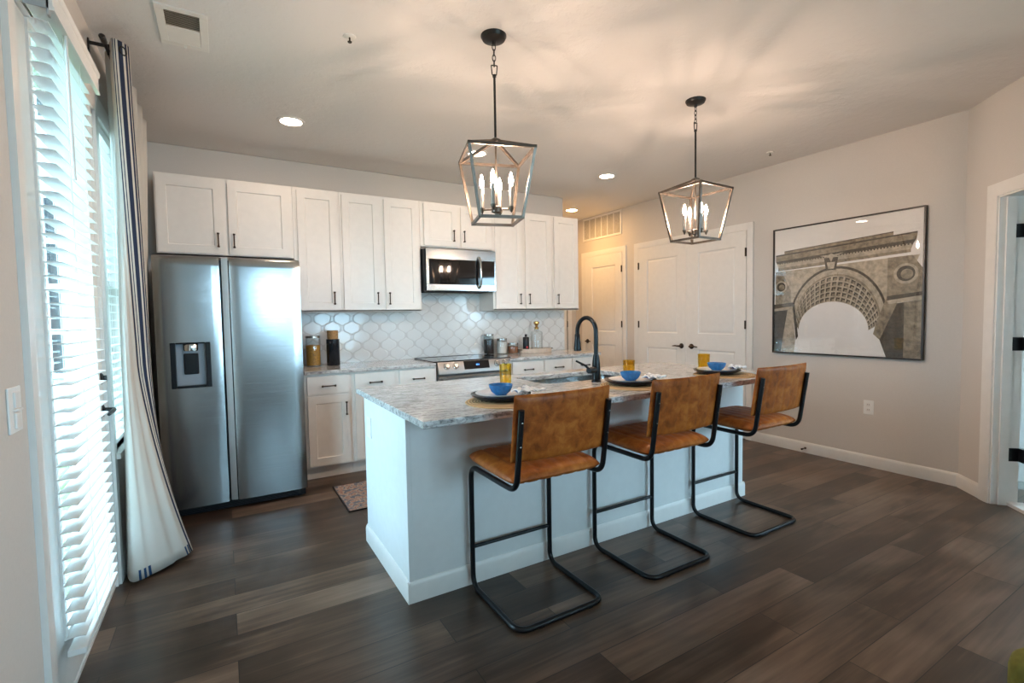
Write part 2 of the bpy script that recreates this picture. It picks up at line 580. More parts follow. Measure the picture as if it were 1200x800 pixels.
class MB:
    def __init__(s):
        s.v, s.f, s.m, s.uv = [], [], [], None

    def add(s, V, F, m=0):
        k = len(s.v)
        s.v += [tuple(p) for p in V]
        for f in F:
            s.f.append(tuple(i + k for i in f))
            s.m.append(m)
        return k

    def box(s, x0, y0, z0, x1, y1, z1, m=0):
        x0, x1 = min(x0, x1), max(x0, x1)
        y0, y1 = min(y0, y1), max(y0, y1)
        z0, z1 = min(z0, z1), max(z0, z1)
        V = [(x0, y0, z0), (x1, y0, z0), (x1, y1, z0), (x0, y1, z0), (x0, y0, z1), (x1, y0, z1), (x1, y1, z1), (x0, y1, z1)]
        s.add(V, [(0, 3, 2, 1), (4, 5, 6, 7), (0, 1, 5, 4), (1, 2, 6, 5), (2, 3, 7, 6), (3, 0, 4, 7)], m)
        return s

    def tube(s, pts, r, n=10, closed=False, m=0, square=False):
        P = [Vector(p) for p in pts]
        N = len(P)
        rr = r if isinstance(r, (list, tuple)) else [r] * N
        T = []
        for i in range(N):
            if closed:
                t = P[(i + 1) % N] - P[i - 1]
            else:
                t = P[min(i + 1, N - 1)] - P[max(i - 1, 0)]
            T.append(t.normalized())
        ref = Vector((0, 0, 1)) if abs(T[0].z) < 0.9 else Vector((1, 0, 0))
        u = T[0].cross(ref).normalized()
        V = []
        off = PI / 4 if square else 0
        for i in range(N):
            u = (u - T[i] * u.dot(T[i])).normalized()
            w_ = T[i].cross(u)
            for k in range(n):
                a = 2 * PI * k / n + off
                V.append(P[i] + (u * math.cos(a) + w_ * math.sin(a)) * rr[i])
        F = []
        for i in range(N if closed else N - 1):
            j = (i + 1) % N
            for k in range(n):
                l = (k + 1) % n
                F.append((i * n + k, i * n + l, j * n + l, j * n + k))
        if not closed:
            F.append(tuple(reversed(range(n))))
            F.append(tuple((N - 1) * n + k for k in range(n)))
        s.add(V, F, m)
        return s

    def lathe(s, prof, c=(0, 0, 0), n=28, m=0, sx=1.0, sy=1.0, M4=None):
        V, F = [], []
        rings = []
        for r, z in prof:
            if r < 1e-6:
                rings.append([len(V)])
                V.append(Vector((c[0], c[1], c[2] + z)))
            else:
                rings.append(list(range(len(V), len(V) + n)))
                for k in range(n):
                    a = 2 * PI * k / n
                    V.append(Vector((c[0] + r * sx * math.cos(a), c[1] + r * sy * math.sin(a), c[2] + z)))
        for A, B in zip(rings[:-1], rings[1:]):
            for k in range(n):
                l = (k + 1) % n
                if len(A) == 1 and len(B) == 1:
                    break
                if len(A) == 1:
                    F.append((A[0], B[l], B[k]))
                elif len(B) == 1:
                    F.append((A[k], A[l], B[0]))
                else:
                    F.append((A[k], A[l], B[l], B[k]))
        if M4 is not None:
            V = [M4 @ p for p in V]
        s.add(V, F, m)
        return s

    def prism(s, poly, axis, a, b, m=0):
        # poly: 2D points in the remaining two axes; extruded along axis from a to b
        def P(p, t):
            if axis == 'x':
                return (t, p[0], p[1])
            if axis == 'y':
                return (p[0], t, p[1])
            return (p[0], p[1], t)
        n = len(poly)
        V = [P(p, a) for p in poly] + [P(p, b) for p in poly]
        F = [tuple(range(n)), tuple(reversed(range(n, 2 * n)))]
        for k in range(n):
            l = (k + 1) % n
            F.append((k, k + n, l + n, l))
        s.add(V, F, m)
        return s

    def panel_slab(s, x0, z0, x1, z1, yf, yb, panels, prof, m=0):
        # slab whose front (towards -y) carries recessed panels; prof: list of (inset, depth)
        xs = sorted(set([x0, x1] + [p[0] for p in panels] + [p[2] for p in panels]))
        zs = sorted(set([z0, z1] + [p[1] for p in panels] + [p[3] for p in panels]))
        for i in range(len(xs) - 1):
            for j in range(len(zs) - 1):
                cx, cz = (xs[i] + xs[i + 1]) / 2, (zs[j] + zs[j + 1]) / 2
                if any(p[0] < cx < p[2] and p[1] < cz < p[3] for p in panels):
                    continue
                s.add([(xs[i], yf, zs[j]), (xs[i + 1], yf, zs[j]), (xs[i + 1], yf, zs[j + 1]), (xs[i], yf, zs[j + 1])], [(0, 1, 2, 3)], m)
        for p in panels:
            rings = [(p[0], p[1], p[2], p[3], yf)]
            for ins, dep in prof:
                rings.append((p[0] + ins, p[1] + ins, p[2] - ins, p[3] - ins, yf + dep))
            V = []
            for a, b, c, d, y in rings:
                V += [(a, y, b), (c, y, b), (c, y, d), (a, y, d)]
            F = []
            for k in range(len(rings) - 1):
                for q in range(4):
                    r = (q + 1) % 4
                    F.append((4 * k + q, 4 * k + r, 4 * k + 4 + r, 4 * k + 4 + q))
            k = len(rings) - 1
            F.append((4 * k, 4 * k + 1, 4 * k + 2, 4 * k + 3))
            s.add(V, F, m)
        s.add([(x0, yf, z0), (x1, yf, z0), (x1, yb, z0), (x0, yb, z0), (x0, yf, z1), (x1, yf, z1), (x1, yb, z1), (x0, yb, z1)],
              [(0, 3, 2, 1), (4, 5, 6, 7), (1, 2, 6, 5), (2, 3, 7, 6), (3, 0, 4, 7)], m)
        return s

    def build(s, name, mats, parent=None, loc=(0, 0, 0), rot=(0, 0, 0), bevel=0.0, seg=2, sharp=38, weld=False):
        me = bpy.data.meshes.new(name)
        me.from_pydata(s.v, [], s.f)
        if not isinstance(mats, (list, tuple)):
            mats = [mats]
        for q in mats:
            me.materials.append(q)
        me.polygons.foreach_set('material_index', s.m)
        me.polygons.foreach_set('use_smooth', [True] * len(s.f))
        me.update()
        me.validate()
        try:
            me.set_sharp_from_angle(angle=math.radians(sharp))
        except Exception:
            pass
        o = bpy.data.objects.new(name, me)
        COL.objects.link(o)
        o.location = loc
        o.rotation_euler = rot
        if parent:
            o.parent = parent
        if weld:
            w_ = o.modifiers.new('weld', 'WELD')
            w_.merge_threshold = 1e-5
        if bevel:
            b = o.modifiers.new('bevel', 'BEVEL')
            b.width = bevel
            b.segments = seg
            b.limit_method = 'ANGLE'
            b.angle_limit = math.radians(40)
            b.harden_normals = True
        return o


def tag(o, label, cat, group=None):
    o['label'] = label
    o['category'] = cat
    if group:
        o['group'] = group
    return o


def thing(name, label, cat, loc=(0, 0, 0), rz=0.0, group=None):
    o = bpy.data.objects.new(name, None)
    COL.objects.link(o)
    o.empty_display_size = 0.1
    o.location = loc
    o.rotation_euler = (0, 0, rz)
    return tag(o, label, cat, group)


def struct(o, label=None):
    o['kind'] = 'structure'
    if label:
        o['label'] = label
    return o


def dup(root, loc, rz=None, label=None):
    r = root.copy()
    COL.objects.link(r)
    r.location = loc
    if rz is not None:
        r.rotation_euler = (0, 0, rz)
    if label:
        r['label'] = label
    for ch in list(root.children):
        c = ch.copy()
        COL.objects.link(c)
        c.parent = r
        for g in list(ch.children):
            e = g.copy()
            COL.objects.link(e)
            e.parent = c
    return r


# ------------------------------------------------------------------ room dimensions
XL, XR, YB, H = -0.505, 4.687, 4.832, 2.762
XE = 3.62            # right end of the kitchen back wall (hall begins)
YH = 5.95            # end of the hall
YR = -3.4            # wall behind the camera
XW = 3.45            # side wall behind the angled door
S2 = math.sqrt(0.5)
ANG0 = Vector((XR, 1.387, 0))          # start of the angled wall
ANGD = Vector((-S2, -S2, 0))           # its direction
ANGN = Vector((S2, -S2, 0))            # outwards
ANG_LEN = (XR - XW) / S2

# floor and ceiling
mb = MB().box(XL - 0.2, YR - 0.2, -0.1, XR + 0.3, YH + 0.2, 0)
struct(mb.build('floor', M['floor']), 'dark brown wood plank floor')
mb = MB().box(XL - 0.2, YR - 0.2, H, XR + 0.3, YH + 0.2, H + 0.1)
struct(mb.build('ceiling', M['ceiling']), 'textured pale ceiling')

T = 0.15
# left wall with patio door opening y 2.03-3.06 z 0-2.36, sidelight y 3.14-3.60 z 0.70-2.36
DY0, DY1, DZ = 2.03, 3.10, 2.36
SY0, SY1, SZ0, SZ1 = 3.165, 3.60, 0.66, 2.36
mb = MB()
x0, x1 = XL - T, XL
mb.box(x0, YR, 0, x1, DY0, H)
mb.box(x0, DY0, DZ, x1, SY1, H)
mb.box(x0, DY1, 0, x1, SY0, DZ)
mb.box(x0, SY0, 0, x1, SY1, SZ0)
mb.box(x0, SY1, 0, x1, YB + T, H)
struct(mb.build('wall_left', M['wall']), 'greige wall beside the patio door')
mb = MB().box(XL, YB, 0, XE, YB + T, H)
struct(mb.build('wall_back', M['wall'], bevel=0.01), 'greige kitchen wall above the cabinets')
mb = MB().box(XE - T, YB + T, 0, XE, YH, H).box(XE - T, YH, 0, XR + T, YH + T, H)
struct(mb.build('wall_hall', M['wall']), 'warm lit hall wall beyond the kitchen')
mb = MB().box(XR, 1.387, 0, XR + T, YH, H)
struct(mb.build('wall_right', M['wall']), 'greige wall with the closet doors and picture')
# rear wall with two big windows, and right rear wall
mb = MB()
RW = [(0.52, 1.40), (1.95, 3.15)]
RS = [1.30, 0.40]
RZ0, RZ1 = 0.55, 2.45
xs = [XL - T, RW[0][0], RW[0][1], RW[1][0], RW[1][1], XW + T]
for i in range(5):
    if i in (1, 3):
        mb.box(xs[i], YR - T, 0, xs[i + 1], YR, RS[i // 2])
        mb.box(xs[i], YR - T, RZ1, xs[i + 1], YR, H)
    else:
        mb.box(xs[i], YR - T, 0, xs[i + 1], YR, H)
struct(mb.build('wall_rear', M['wall']), 'greige living room wall')
YA = ANG0.y + ANGD.y * ANG_LEN
SWY0, SWY1 = -2.75, -1.85
mb = MB().box(XW, YR, 0, XW + T, SWY0, H).box(XW, SWY1, 0, XW + T, YA, H).box(XW, SWY0, 0, XW + T, SWY1, RZ0).box(XW, SWY0, RZ1, XW + T, SWY1, H)
struct(mb.build('wall_side', M['wall']), 'greige living room side wall')


def ang(s, z, off=0.0):
    p = ANG0 + ANGD * s + ANGN * off
    return Vector((p.x, p.y, z))


def ang_box(mb, s0, s1, z0, z1, o0, o1, m=0):
    V = [ang(s0, z0, o0), ang(s1, z0, o0), ang(s1, z0, o1), ang(s0, z0, o1), ang(s0, z1, o0), ang(s1, z1, o0), ang(s1, z1, o1), ang(s0, z1, o1)]
    mb.add(V, [(0, 1, 2, 3), (7, 6, 5, 4), (4, 5, 1, 0), (5, 6, 2, 1), (6, 7, 3, 2), (7, 4, 0, 3)], m)


AO0, AO1, AZ = 0.335, 1.26, 2.07
mb = MB()
ang_box(mb, 0, AO0, 0, H, 0, T)
ang_box(mb, AO1, ANG_LEN, 0, H, 0, T)
ang_box(mb, AO0, AO1, AZ, H, 0, T)
struct(mb.build('wall_angled', M['wall']), 'short angled greige wall with the open door')

# baseboards
BPROF = [(0, 0), (0.013, 0), (0.013, 0.078), (0.009, 0.092), (0.004, 0.10), (0, 0.10)]


def baseboard(mb, p0, p1, n):
    p0, p1, n = Vector((*p0, 0)), Vector((*p1, 0)), Vector((*n, 0))
    V = []
    for p in (p0, p1):
        for a, b in BPROF:
            q = p + n * a
            V.append((q.x, q.y, b))
    k = len(BPROF)
    F = [(i, (i + 1) % k, (i + 1) % k + k, i + k) for i in range(k)] + [tuple(range(k)), tuple(reversed(range(k, 2 * k)))]
    mb.add(V, F)


mb = MB()
baseboard(mb, (XR, 3.045), (XR, 1.382), (-1, 0))
baseboard(mb, (XR, 4.87), (XR, 4.71), (-1, 0))
struct(mb.build('baseboard_right', M['trim']))
mb = MB()
a0, a1 = ang(0, 0), ang(0.252, 0)
baseboard(mb, (a0.x, a0.y), (a1.x, a1.y), (-S2, S2))
struct(mb.build('baseboard_angled', M['trim']))
mb = MB()
baseboard(mb, (XL, YR), (XL, 1.92), (1, 0))
baseboard(mb, (XL, 3.12), (XL, YB), (1, 0))
struct(mb.build('baseboard_left', M['trim']))


# casing helper on a plane: origin, along, up and out vectors
def casing(mb, O, A, N, s0, s1, z1, wd=0.083, t=0.017, legs=(True, True)):
    O, A, N = Vector(O), Vector(A), Vector(N)
    prof = [(0, 0.010), (0.012, t * 0.75), (0.05, t), (wd, t * 0.95)]   # (distance from opening, thickness)

    def strip(path):  # path: list of three functions per profile point -> polyline of (s, z)
        rows = []
        for dist, th in [(0, 0)] + prof + [(wd, 0)]:
            rows.append([O + A * s + Vector((0, 0, z)) + N * th for s, z in path(dist)])
        n = len(rows[0])
        V = [p for r in rows for p in r]
        F = []
        for i in range(len(rows) - 1):
            for k in range(n - 1):
                F.append((i * n + k, i * n + k + 1, (i + 1) * n + k + 1, (i + 1) * n + k))
        mb.add(V, F)
    strip(lambda dd: [(s0 - dd, 0), (s0 - dd, z1 + dd), (s1 + dd, z1 + dd), (s1 + dd, 0)])


# ------------------------------------------------------------------ pulls and levers
def pull(parent, loc, length=0.115, vertical=True, name='handle'):
    mb = MB()
    h = length / 2
    ax = (lambda t, y: (0, y, t)) if vertical else (lambda t, y: (t, y, 0))
    mb.tube([ax(-h + 0.004, -0.026), ax(h - 0.004, -0.026)], 0.0052, 8)
    for sgn in (-1, 1):
        mb.tube([ax(sgn * (h - 0.008), 0), ax(sgn * (h - 0.008), -0.026)], 0.0045, 8)
        mb.tube([ax(sgn * (h - 0.016), -0.027), ax(sgn * (h - 0.010), -0.027), ax(sgn * (h - 0.002), -0.027), ax(sgn * h, -0.027)], [0.0055, 0.0092, 0.0092, 0.005], 8)
    return mb.build(name, M['bronze'], parent, loc)


SHK = [(0.0, 0.0), (0.003, 0.008)]


def shaker(parent, name, x0, z0, x1, z1, yf, rail=0.062):
    mb = MB()
    mb.panel_slab(x0, z0, x1, z1, yf, yf + 0.019, [(x0 + rail, z0 + rail, x1 - rail, z1 - rail)], [(0.0, 0.0), (0.004, 0.0085)])
    return mb.build(name, M['cab'], parent, bevel=0.0015, seg=1, weld=True)


def flat_front(parent, name, x0, z0, x1, z1, yf):
    return MB().box(x0, yf, z0, x1, yf + 0.019, z1).build(name, M['cab'], parent, bevel=0.003)


# ------------------------------------------------------------------ upper cabinets
YU = 4.482     # door faces
ZT, ZB = 2.449, 1.393


def upper_cabinet(label, x0, x1, z0, z1, doors):
    c = thing('wall_cabinet', label, 'cabinet', (x0, YB, z0), group='white wall cabinets')
    wd, ht = x1 - x0, z1 - z0
    yf = YU - YB
    mb = MB().box(0, yf + 0.0195, 0.004, wd, -0.001, ht)
    mb.box(0, yf + 0.0195, 0, wd, yf + 0.04, 0.02)
    mb.build('body', M['cab'], c, bevel=0.0012, seg=1)
    for dx0, dx1, dz0, dz1, hx in doors:
        d = shaker(c, 'door', dx0 - x0, dz0 - z0, dx1 - x0, dz1 - z0, yf)
        pull(d, (hx - x0, yf, (dz0 - z0) + 0.105))
    return c


upper_cabinet('wide white wall cabinet directly above the refrigerator', -0.404, 0.540, 1.830, ZT, [(-0.392, 0.034, 1.857, 2.42, -0.004), (0.070, 0.516, 1.857, 2.42, 0.104)])
upper_cabinet('narrow white single-door wall cabinet next to the refrigerator cabinet', 0.541, 0.917, ZB, ZT, [(0.574, 0.897, 1.41, 2.425, 0.852)])
upper_cabinet('tall white two-door wall cabinet left of the microwave', 0.918, 1.660, ZB, ZT, [(0.938, 1.270, 1.41, 2.427, 1.233), (1.312, 1.640, 1.41, 2.427, 1.342)])
upper_cabinet('short white two-door wall cabinet above the microwave', 1.661, 2.450, 2.000, ZT, [(1.698, 2.052, 2.030, 2.432, 2.003), (2.087, 2.432, 2.030, 2.432, 2.115)])
upper_cabinet('tall white two-door wall cabinet right of the microwave', 2.451, 3.210, ZB, ZT, [(2.476, 2.806, 1.412, 2.435, 2.770), (2.848, 3.190, 1.412, 2.435, 2.884)])
upper_cabinet('white single-door wall cabinet at the right end of the row', 3.211, 3.585, ZB, ZT, [(3.231, 3.566, 1.412, 2.435, 3.270)])

# ------------------------------------------------------------------ base cabinets
YC = 4.212


def base_cabinet(label, x0, x1, cols):
    c = thing('base_cabinet', label, 'cabinet', (x0, YB, 0), group='white base cabinets')
    wd = x1 - x0
    yf = YC - YB
    mb = MB().box(0, yf + 0.0195, 0.108, wd, -0.001, 0.883)
    mb.box(0, yf + 0.085, 0, wd, -0.001, 0.108)
    mb.build('body', M['cab'], c, bevel=0.0012, seg=1)
    for a, b, hx in cols:
        d = flat_front(c, 'drawer', a - x0, 0.715, b - x0, 0.866, yf)
        pull(d, ((a + b) / 2 - x0, yf, 0.783), vertical=False)
        d = shaker(c, 'door', a - x0, 0.125, b - x0, 0.700, yf)
        if hx is not None:
            pull(d, (hx - x0, yf, 0.585))
    return c


base_cabinet('white base cabinet with drawer beside the refrigerator', 0.545, 0.919, [(0.565, 0.895, 0.865)])
base_cabinet('white two-drawer base cabinet left of the range', 0.920, 1.688, [(0.944, 1.288, 1.255), (1.331, 1.676, 1.364)])
base_cabinet('white two-drawer base cabinet right of the range', 2.478, 3.258, [(2.505, 2.868, 2.83), (2.898, 3.245, 2.93)])
base_cabinet('white single-drawer base cabinet at the hall end', 3.259, 3.600, [(3.271, 3.585, 3.30)])


def countertop(label, x0, x1):
    o = MB().box(x0, 4.182, 0.884, x1, YB - 0.012, 0.914).build('countertop', M['granite'], bevel=0.004)
    return tag(o, label, 'countertop')


countertop('grey granite countertop between refrigerator and range', 0.545, 1.668)
countertop('grey granite countertop right of the range carrying the tray', 2.456, 3.645)
mb = MB().box(0.545, YB - 0.010, 0.884, 3.612, YB, 1.392).box(1.662, YB - 0.010, 1.392, 2.449, YB, 1.60)
bs = mb.build('backsplash', M['tile'])
struct(bs, 'white lantern tile backsplash')

# ------------------------------------------------------------------ refrigerator
f = thing('refrigerator', 'stainless steel side-by-side refrigerator with water dispenser', 'refrigerator', (0.06, 3.893, 0))
fx0, fx1 = -0.382 - 0.06, 0.502 - 0.06
MB().box(fx0 + 0.004, 0.085, 0.07, fx1 - 0.004, 0.86, 1.755).build('body', M['dark_side'], f, bevel=0.004)
mb = MB().box(fx0 + 0.01, 0.045, 0.012, fx1 - 0.01, 0.30, 0.066)
for k in range(5):
    mb.box(fx0 + 0.05, 0.040, 0.018 + k * 0.009, fx1 - 0.05, 0.046, 0.022 + k * 0.009)
mb.build('toe_grille', M['dark_plastic'], f)
for xx in (fx0 + 0.05, fx1 - 0.05):
    MB().lathe([(0, 0), (0.02, 0), (0.02, 0.013), (0, 0.013)], (xx, 0.08, 0), 12).build('foot', M['dark_plastic'], f)


def fridge_door(x0, x1, hole=None):
    n = 14
    xs = [x0 + (x1 - x0) * i / n for i in range(n + 1)]
    zs = [0.068, 0.4, 0.7]
    if hole:
        xs = sorted(set([x for x in xs if not (hole[0] - 0.012 < x < hole[0] + 0.012 or hole[2] - 0.012 < x < hole[2] + 0.012)] + [hole[0], hole[2]]))
        zs += [hole[1], hole[3]]
    else:
        zs += [0.9, 1.2]
    zs += [1.4, 1.6, 1.70]
    R = 0.045
    prof = [(z, 0.0) for z in zs]
    for k in range(1, 8):
        a = k / 7 * PI / 2
        prof.append((1.771 - R + R * math.sin(a), R * (1 - math.cos(a))))
    prof.append((1.771, 0.075))
    mb = MB()
    nx = len(xs)

    def yb(x):
        t = (x - x0) / (x1 - x0) * 2 - 1
        e = 0.0
        if abs(t) > 0.965:
            e = 0.004
        return -0.003 * (1 - t * t) + 0.003 + e
    V = [(x, yb(x) + dy, z) for z, dy in prof for x in xs]
    F = []
    for j in range(len(prof) - 1):
        for i in range(nx - 1):
            if hole and hole[0] - 1e-4 < xs[i] and xs[i + 1] < hole[2] + 1e-4 and hole[1] - 1e-4 < prof[j][0] and prof[j + 1][0] < hole[3] + 1e-4:
                continue
            F.append((j * nx + i, j * nx + i + 1, (j + 1) * nx + i + 1, (j + 1) * nx + i))
    mb.add(V, F)
    # sides, bottom and back
    for x in (x0, x1):
        col = [(x, yb(x) + dy, z) for z, dy in prof]
        V = col + [(x, 0.08, z) for z, dy in prof]
        k = len(prof)
        mb.add(V, [(i, i + 1, i + 1 + k, i + k) for i in range(k - 1)])
    mb.add([(x, yb(x), 0.068) for x in xs] + [(x, 0.08, 0.068) for x in xs], [(i, i + 1, i + 1 + nx, i + nx) for i in range(nx - 1)])
    return mb.build('door', M['steel'], f, sharp=50)


hole = (-0.307 - 0.06, 0.884, -0.079 - 0.06, 1.190)
dl = fridge_door(fx0, -0.008 - 0.06, hole)
dr = fridge_door(0.050 - 0.06, fx1)
# recessed handle strip between the doors
mb = MB().prism([(0.004 - 0.06, 0.021), (0.043 - 0.06, 0.006), (0.043 - 0.06, 0.06), (0.004 - 0.06, 0.06)], 'z', 0.07, 1.762)
mb.build('handle_channel', M['strip'], f, bevel=0.003)
MB().box(-0.012 - 0.06, 0.045, 0.07, 0.052 - 0.06, 0.085, 1.75).build('door_gasket', M['dark_plastic'], f)
# dispenser
hx0, hz0, hx1, hz1 = hole
mb = MB()
dp = 0.075
mb.box(hx0, 0.0, hz0, hx0 + 0.030, dp, hz1)
mb.box(hx1 - 0.030, 0.0, hz0, hx1, dp, hz1)
mb.box(hx0 + 0.030, 0.0, hz0, hx1 - 0.030, dp, hz0 + 0.016)
mb.box(hx0 + 0.030, 0.0, hz1 - 0.010, hx1 - 0.030, dp, hz1)
mb.build('dispenser', M['dark_plastic'], dl, bevel=0.004)
MB().box(hx0 + 0.030, 0.040, hz0 + 0.016, hx1 - 0.030, dp + 0.004, hz1 - 0.01).build('dispenser_back', M['grey_plastic'], dl)
cxd = (hx0 + hx1) / 2 + 0.0
MB().box(cxd - 0.042, 0.026, hz0 + 0.09, cxd + 0.042, 0.0395, hz1 - 0.075).build('dispenser_paddle', M['dark_plastic'], dl, bevel=0.006)
MB().lathe([(0.040, 0), (0.044, 0.008), (0.044, 0.044), (0.040, 0.048)], (cxd, 0.03, hz1 - 0.058), 20, sy=0.5).lathe([(0, 0), (0.040, 0)], (cxd, 0.03, hz1 - 0.058), 20, sy=0.5).build('dispenser_spout', M['chrome'], dl)

# ------------------------------------------------------------------ microwave
mw = thing('microwave', 'stainless over-the-range microwave with black glass door', 'microwave', (2.055, YB, 1.583))
x0, x1 = 1.672 - 2.055, 2.438 - 2.055
yf = 4.412 - YB
MB().box(x0, yf + 0.03, 0.005, x1, -0.001, 0.410).build('body', M['dark_plastic'], mw)
mb = MB()
zt = 0.415
mb.box(x0 + 0.012, yf, 0.312, x1, yf + 0.03, zt)                # top strip
mb.box(x0 + 0.012, yf, 0.008, x1, yf + 0.03, 0.070)           # bottom strip
mb.box(x0 + 0.012, yf, 0.070, x0 + 0.040, yf + 0.03, 0.312)
mb.box(x1 - 0.016, yf, 0.070, x1, yf + 0.03, 0.312)
mb.build('front_frame', M['steel'], mw, bevel=0.002, seg=1)
MB().box(x0 + 0.040, yf + 0.002, 0.070, x1 - 0.185, yf + 0.03, 0.312).build('door_window', M['blackglass'], mw)
MB().box(x1 - 0.180, yf + 0.002, 0.070, x1 - 0.016, yf + 0.03, 0.312).build('control_panel', M['blackglass'], mw)
hx = 2.243 - 2.055
pts = [(hx, yf, 0.04), (hx, yf - 0.030, 0.055), (hx, yf - 0.042, 0.12), (hx, yf - 0.046, 0.19), (hx, yf - 0.042, 0.26), (hx, yf - 0.030, 0.328), (hx, yf, 0.343)]
MB().tube(fillet(pts, 0.03, 4), 0.014, 12).build('handle', M['steel'], mw)
mb = MB()
for k in range(9):
    mb.box(x0 + 0.03 + k * 0.075, yf + 0.032, -0.004, x0 + 0.09 + k * 0.075, yf + 0.2, 0.005)
mb.build('vent_grille', M['dark'], mw)

# ------------------------------------------------------------------ range
rg = thing('range', 'stainless slide-in electric range with black glass cooktop', 'stove', (2.062, YB, 0))
x0, x1 = 1.690 - 2.062, 2.455 - 2.062
yf = 4.190 - YB
MB().box(x0, yf + 0.03, 0.09, x1, -0.02, 0.905).build('body', M['dark_side'], rg)
mb = MB()
mb.box(1.655 - 2.062, -0.115, 0.9145, 2.478 - 2.062, -0.09, 0.928)
mb.prism([(1.655 - 2.062, -0.115), (2.478 - 2.062, -0.115), (2.478 - 2.062, yf + 0.02), (1.655 - 2.062, yf + 0.02)], 'z', 0.9145, 0.925)
mb.build('cooktop', M['blackglass'], rg, bevel=0.002, seg=1)
for bx, by, br in ((-0.19, -0.25, 0.085), (0.19, -0.25, 0.075), (-0.19, -0.48, 0.075), (0.19, -0.48, 0.105)):
    MB().lathe([(br - 0.003, 0), (br, 0.0003), (br + 0.003, 0)], (bx, by, 0.9252), 32).build('burner_ring', M['grey_plastic'], rg)
# slanted control panel
pz0, pz1 = 0.800, 0.916
py0, py1 = yf - 0.018, yf + 0.022
mb = MB().prism([(py0, pz0), (py0, pz0 + 0.012), (py1, pz1), (yf + 0.06, pz1), (yf + 0.06, pz0)], 'x', x0, x1)
cp = mb.build('control_panel', M['steel_warm'], rg, bevel=0.003)
tilt = math.atan2(py1 - py0, pz1 - pz0 - 0.012)


def on_panel(x, t, lift):  # t 0..1 up the slope
    y = py0 + (py1 - py0) * t
    z = pz0 + 0.012 + (pz1 - pz0 - 0.012) * t
    return Vector((x, y - lift * math.cos(tilt), z + lift * math.sin(tilt)))


for kx in (1.777, 1.868, 2.312, 2.398):
    mb = MB()
    R4 = Matrix.Translation(on_panel(kx - 2.062, 0.58, 0)) @ Matrix.Rotation(PI / 2 - tilt, 4, 'X')
    mb.lathe([(0, 0), (0.026, 0), (0.026, 0.004), (0.021, 0.006), (0.019, 0.028), (0.017, 0.031), (0, 0.031)], (0, 0, 0), 24, M4=R4)
    mb.add([R4 @ Vector(q) for q in ((-0.005, -0.019, 0.031), (0.005, -0.019, 0.031), (0.005, 0.019, 0.031), (-0.005, 0.019, 0.031), (-0.004, -0.018, 0.036), (0.004, -0.018, 0.036), (0.004, 0.018, 0.036), (-0.004, 0.018, 0.036))],
           [(0, 1, 5, 4), (1, 2, 6, 5), (2, 3, 7, 6), (3, 0, 4, 7), (4, 5, 6, 7)])
    mb.lathe([(0, -0.001), (0.030, -0.001), (0.030, 0.0025), (0.026, 0.003)], (0, 0, 0), 24, m=1, M4=R4)
    mb.build('knob', [M['chrome'], M['dark_plastic']], rg)
d0, d1 = 1.955 - 2.062, 2.225 - 2.062
mb = MB()
V = [on_panel(d0, 0.22, 0.001), on_panel(d1, 0.22, 0.001), on_panel(d1, 0.95, 0.001), on_panel(d0, 0.95, 0.001)]
V2 = [on_panel(d0, 0.22, -0.004), on_panel(d1, 0.22, -0.004), on_panel(d1, 0.95, -0.004), on_panel(d0, 0.95, -0.004)]
mb.add(V + V2, [(0, 1, 2, 3), (0, 4, 5, 1), (1, 5, 6, 2), (2, 6, 7, 3), (3, 7, 4, 0)])
dsp = mb.build('display', M['blackglass'], rg)
mb = MB()
for k, ww in ((0, 0.008), (1, 0.008), (2.3, 0.008)):
    a = 2.083 - 2.062 + k * 0.011
    mb.add([on_panel(a, 0.52, 0.0018), on_panel(a + ww, 0.52, 0.0018), on_panel(a + ww, 0.66, 0.0018), on_panel(a, 0.66, 0.0018)], [(0, 1, 2, 3)])
mb.build('clock_digits', M['dispglow'], dsp)
# oven door, handle, drawer
ov = MB().panel_slab(x0 + 0.003, 0.255, x1 - 0.003, 0.785, yf, yf + 0.03, [(x0 + 0.09, 0.34, x1 - 0.09, 0.66)], [(0.0, 0.0), (0.003, 0.004)]).build('oven_door', M['steel'], rg, weld=True)
MB().box(x0 + 0.095, yf + 0.003, 0.345, x1 - 0.095, yf + 0.006, 0.655).build('oven_window', M['blackglass'], ov)
mb = MB().tube([(x0 + 0.03, yf - 0.045, 0.745), (x1 - 0.03, yf - 0.045, 0.745)], 0.012, 12)
for sx_ in (x0 + 0.06, x1 - 0.06):
    mb.tube([(sx_, yf, 0.745), (sx_, yf - 0.045, 0.745)], 0.010, 8)
mb.build('oven_handle', M['steel'], ov)
MB().box(x0 + 0.003, yf, 0.095, x1 - 0.003, yf + 0.03, 0.248).build('drawer', M['steel'], rg, bevel=0.003)
MB().box(x0 + 0.02, yf + 0.06, 0.0, x1 - 0.02, -0.05, 0.09).build('plinth', M['dark'], rg)

# ------------------------------------------------------------------ island
IX0, IX1, IY0, IY1 = 0.701, 3.208, 2.150, 2.913
isl = thing('kitchen_island', 'white panelled kitchen island standing on the plank floor', 'island', ((IX0 + IX1) / 2, (IY0 + IY1) / 2, 0))
hx_, hy_ = (IX1 - IX0) / 2, (IY1 - IY0) / 2
mb = MB()
mb.box(-hx_, -hy_, 0, hx_, -hy_ + 0.02, 0.8815)
mb.box(-hx_, -hy_ + 0.02, 0, -hx_ + 0.02, hy_, 0.8815)
mb.box(hx_ - 0.02, -hy_ + 0.02, 0, hx_, hy_, 0.8815)
mb.box(-hx_ + 0.02, hy_ - 0.03, 0.1, hx_ - 0.02, hy_ - 0.01, 0.8815)
mb.box(-hx_ + 0.02, -hy_ + 0.02, 0.05, hx_ - 0.02, hy_ - 0.03, 0.07)
mb.build('body', M['island'], isl, bevel=0.002, seg=1)
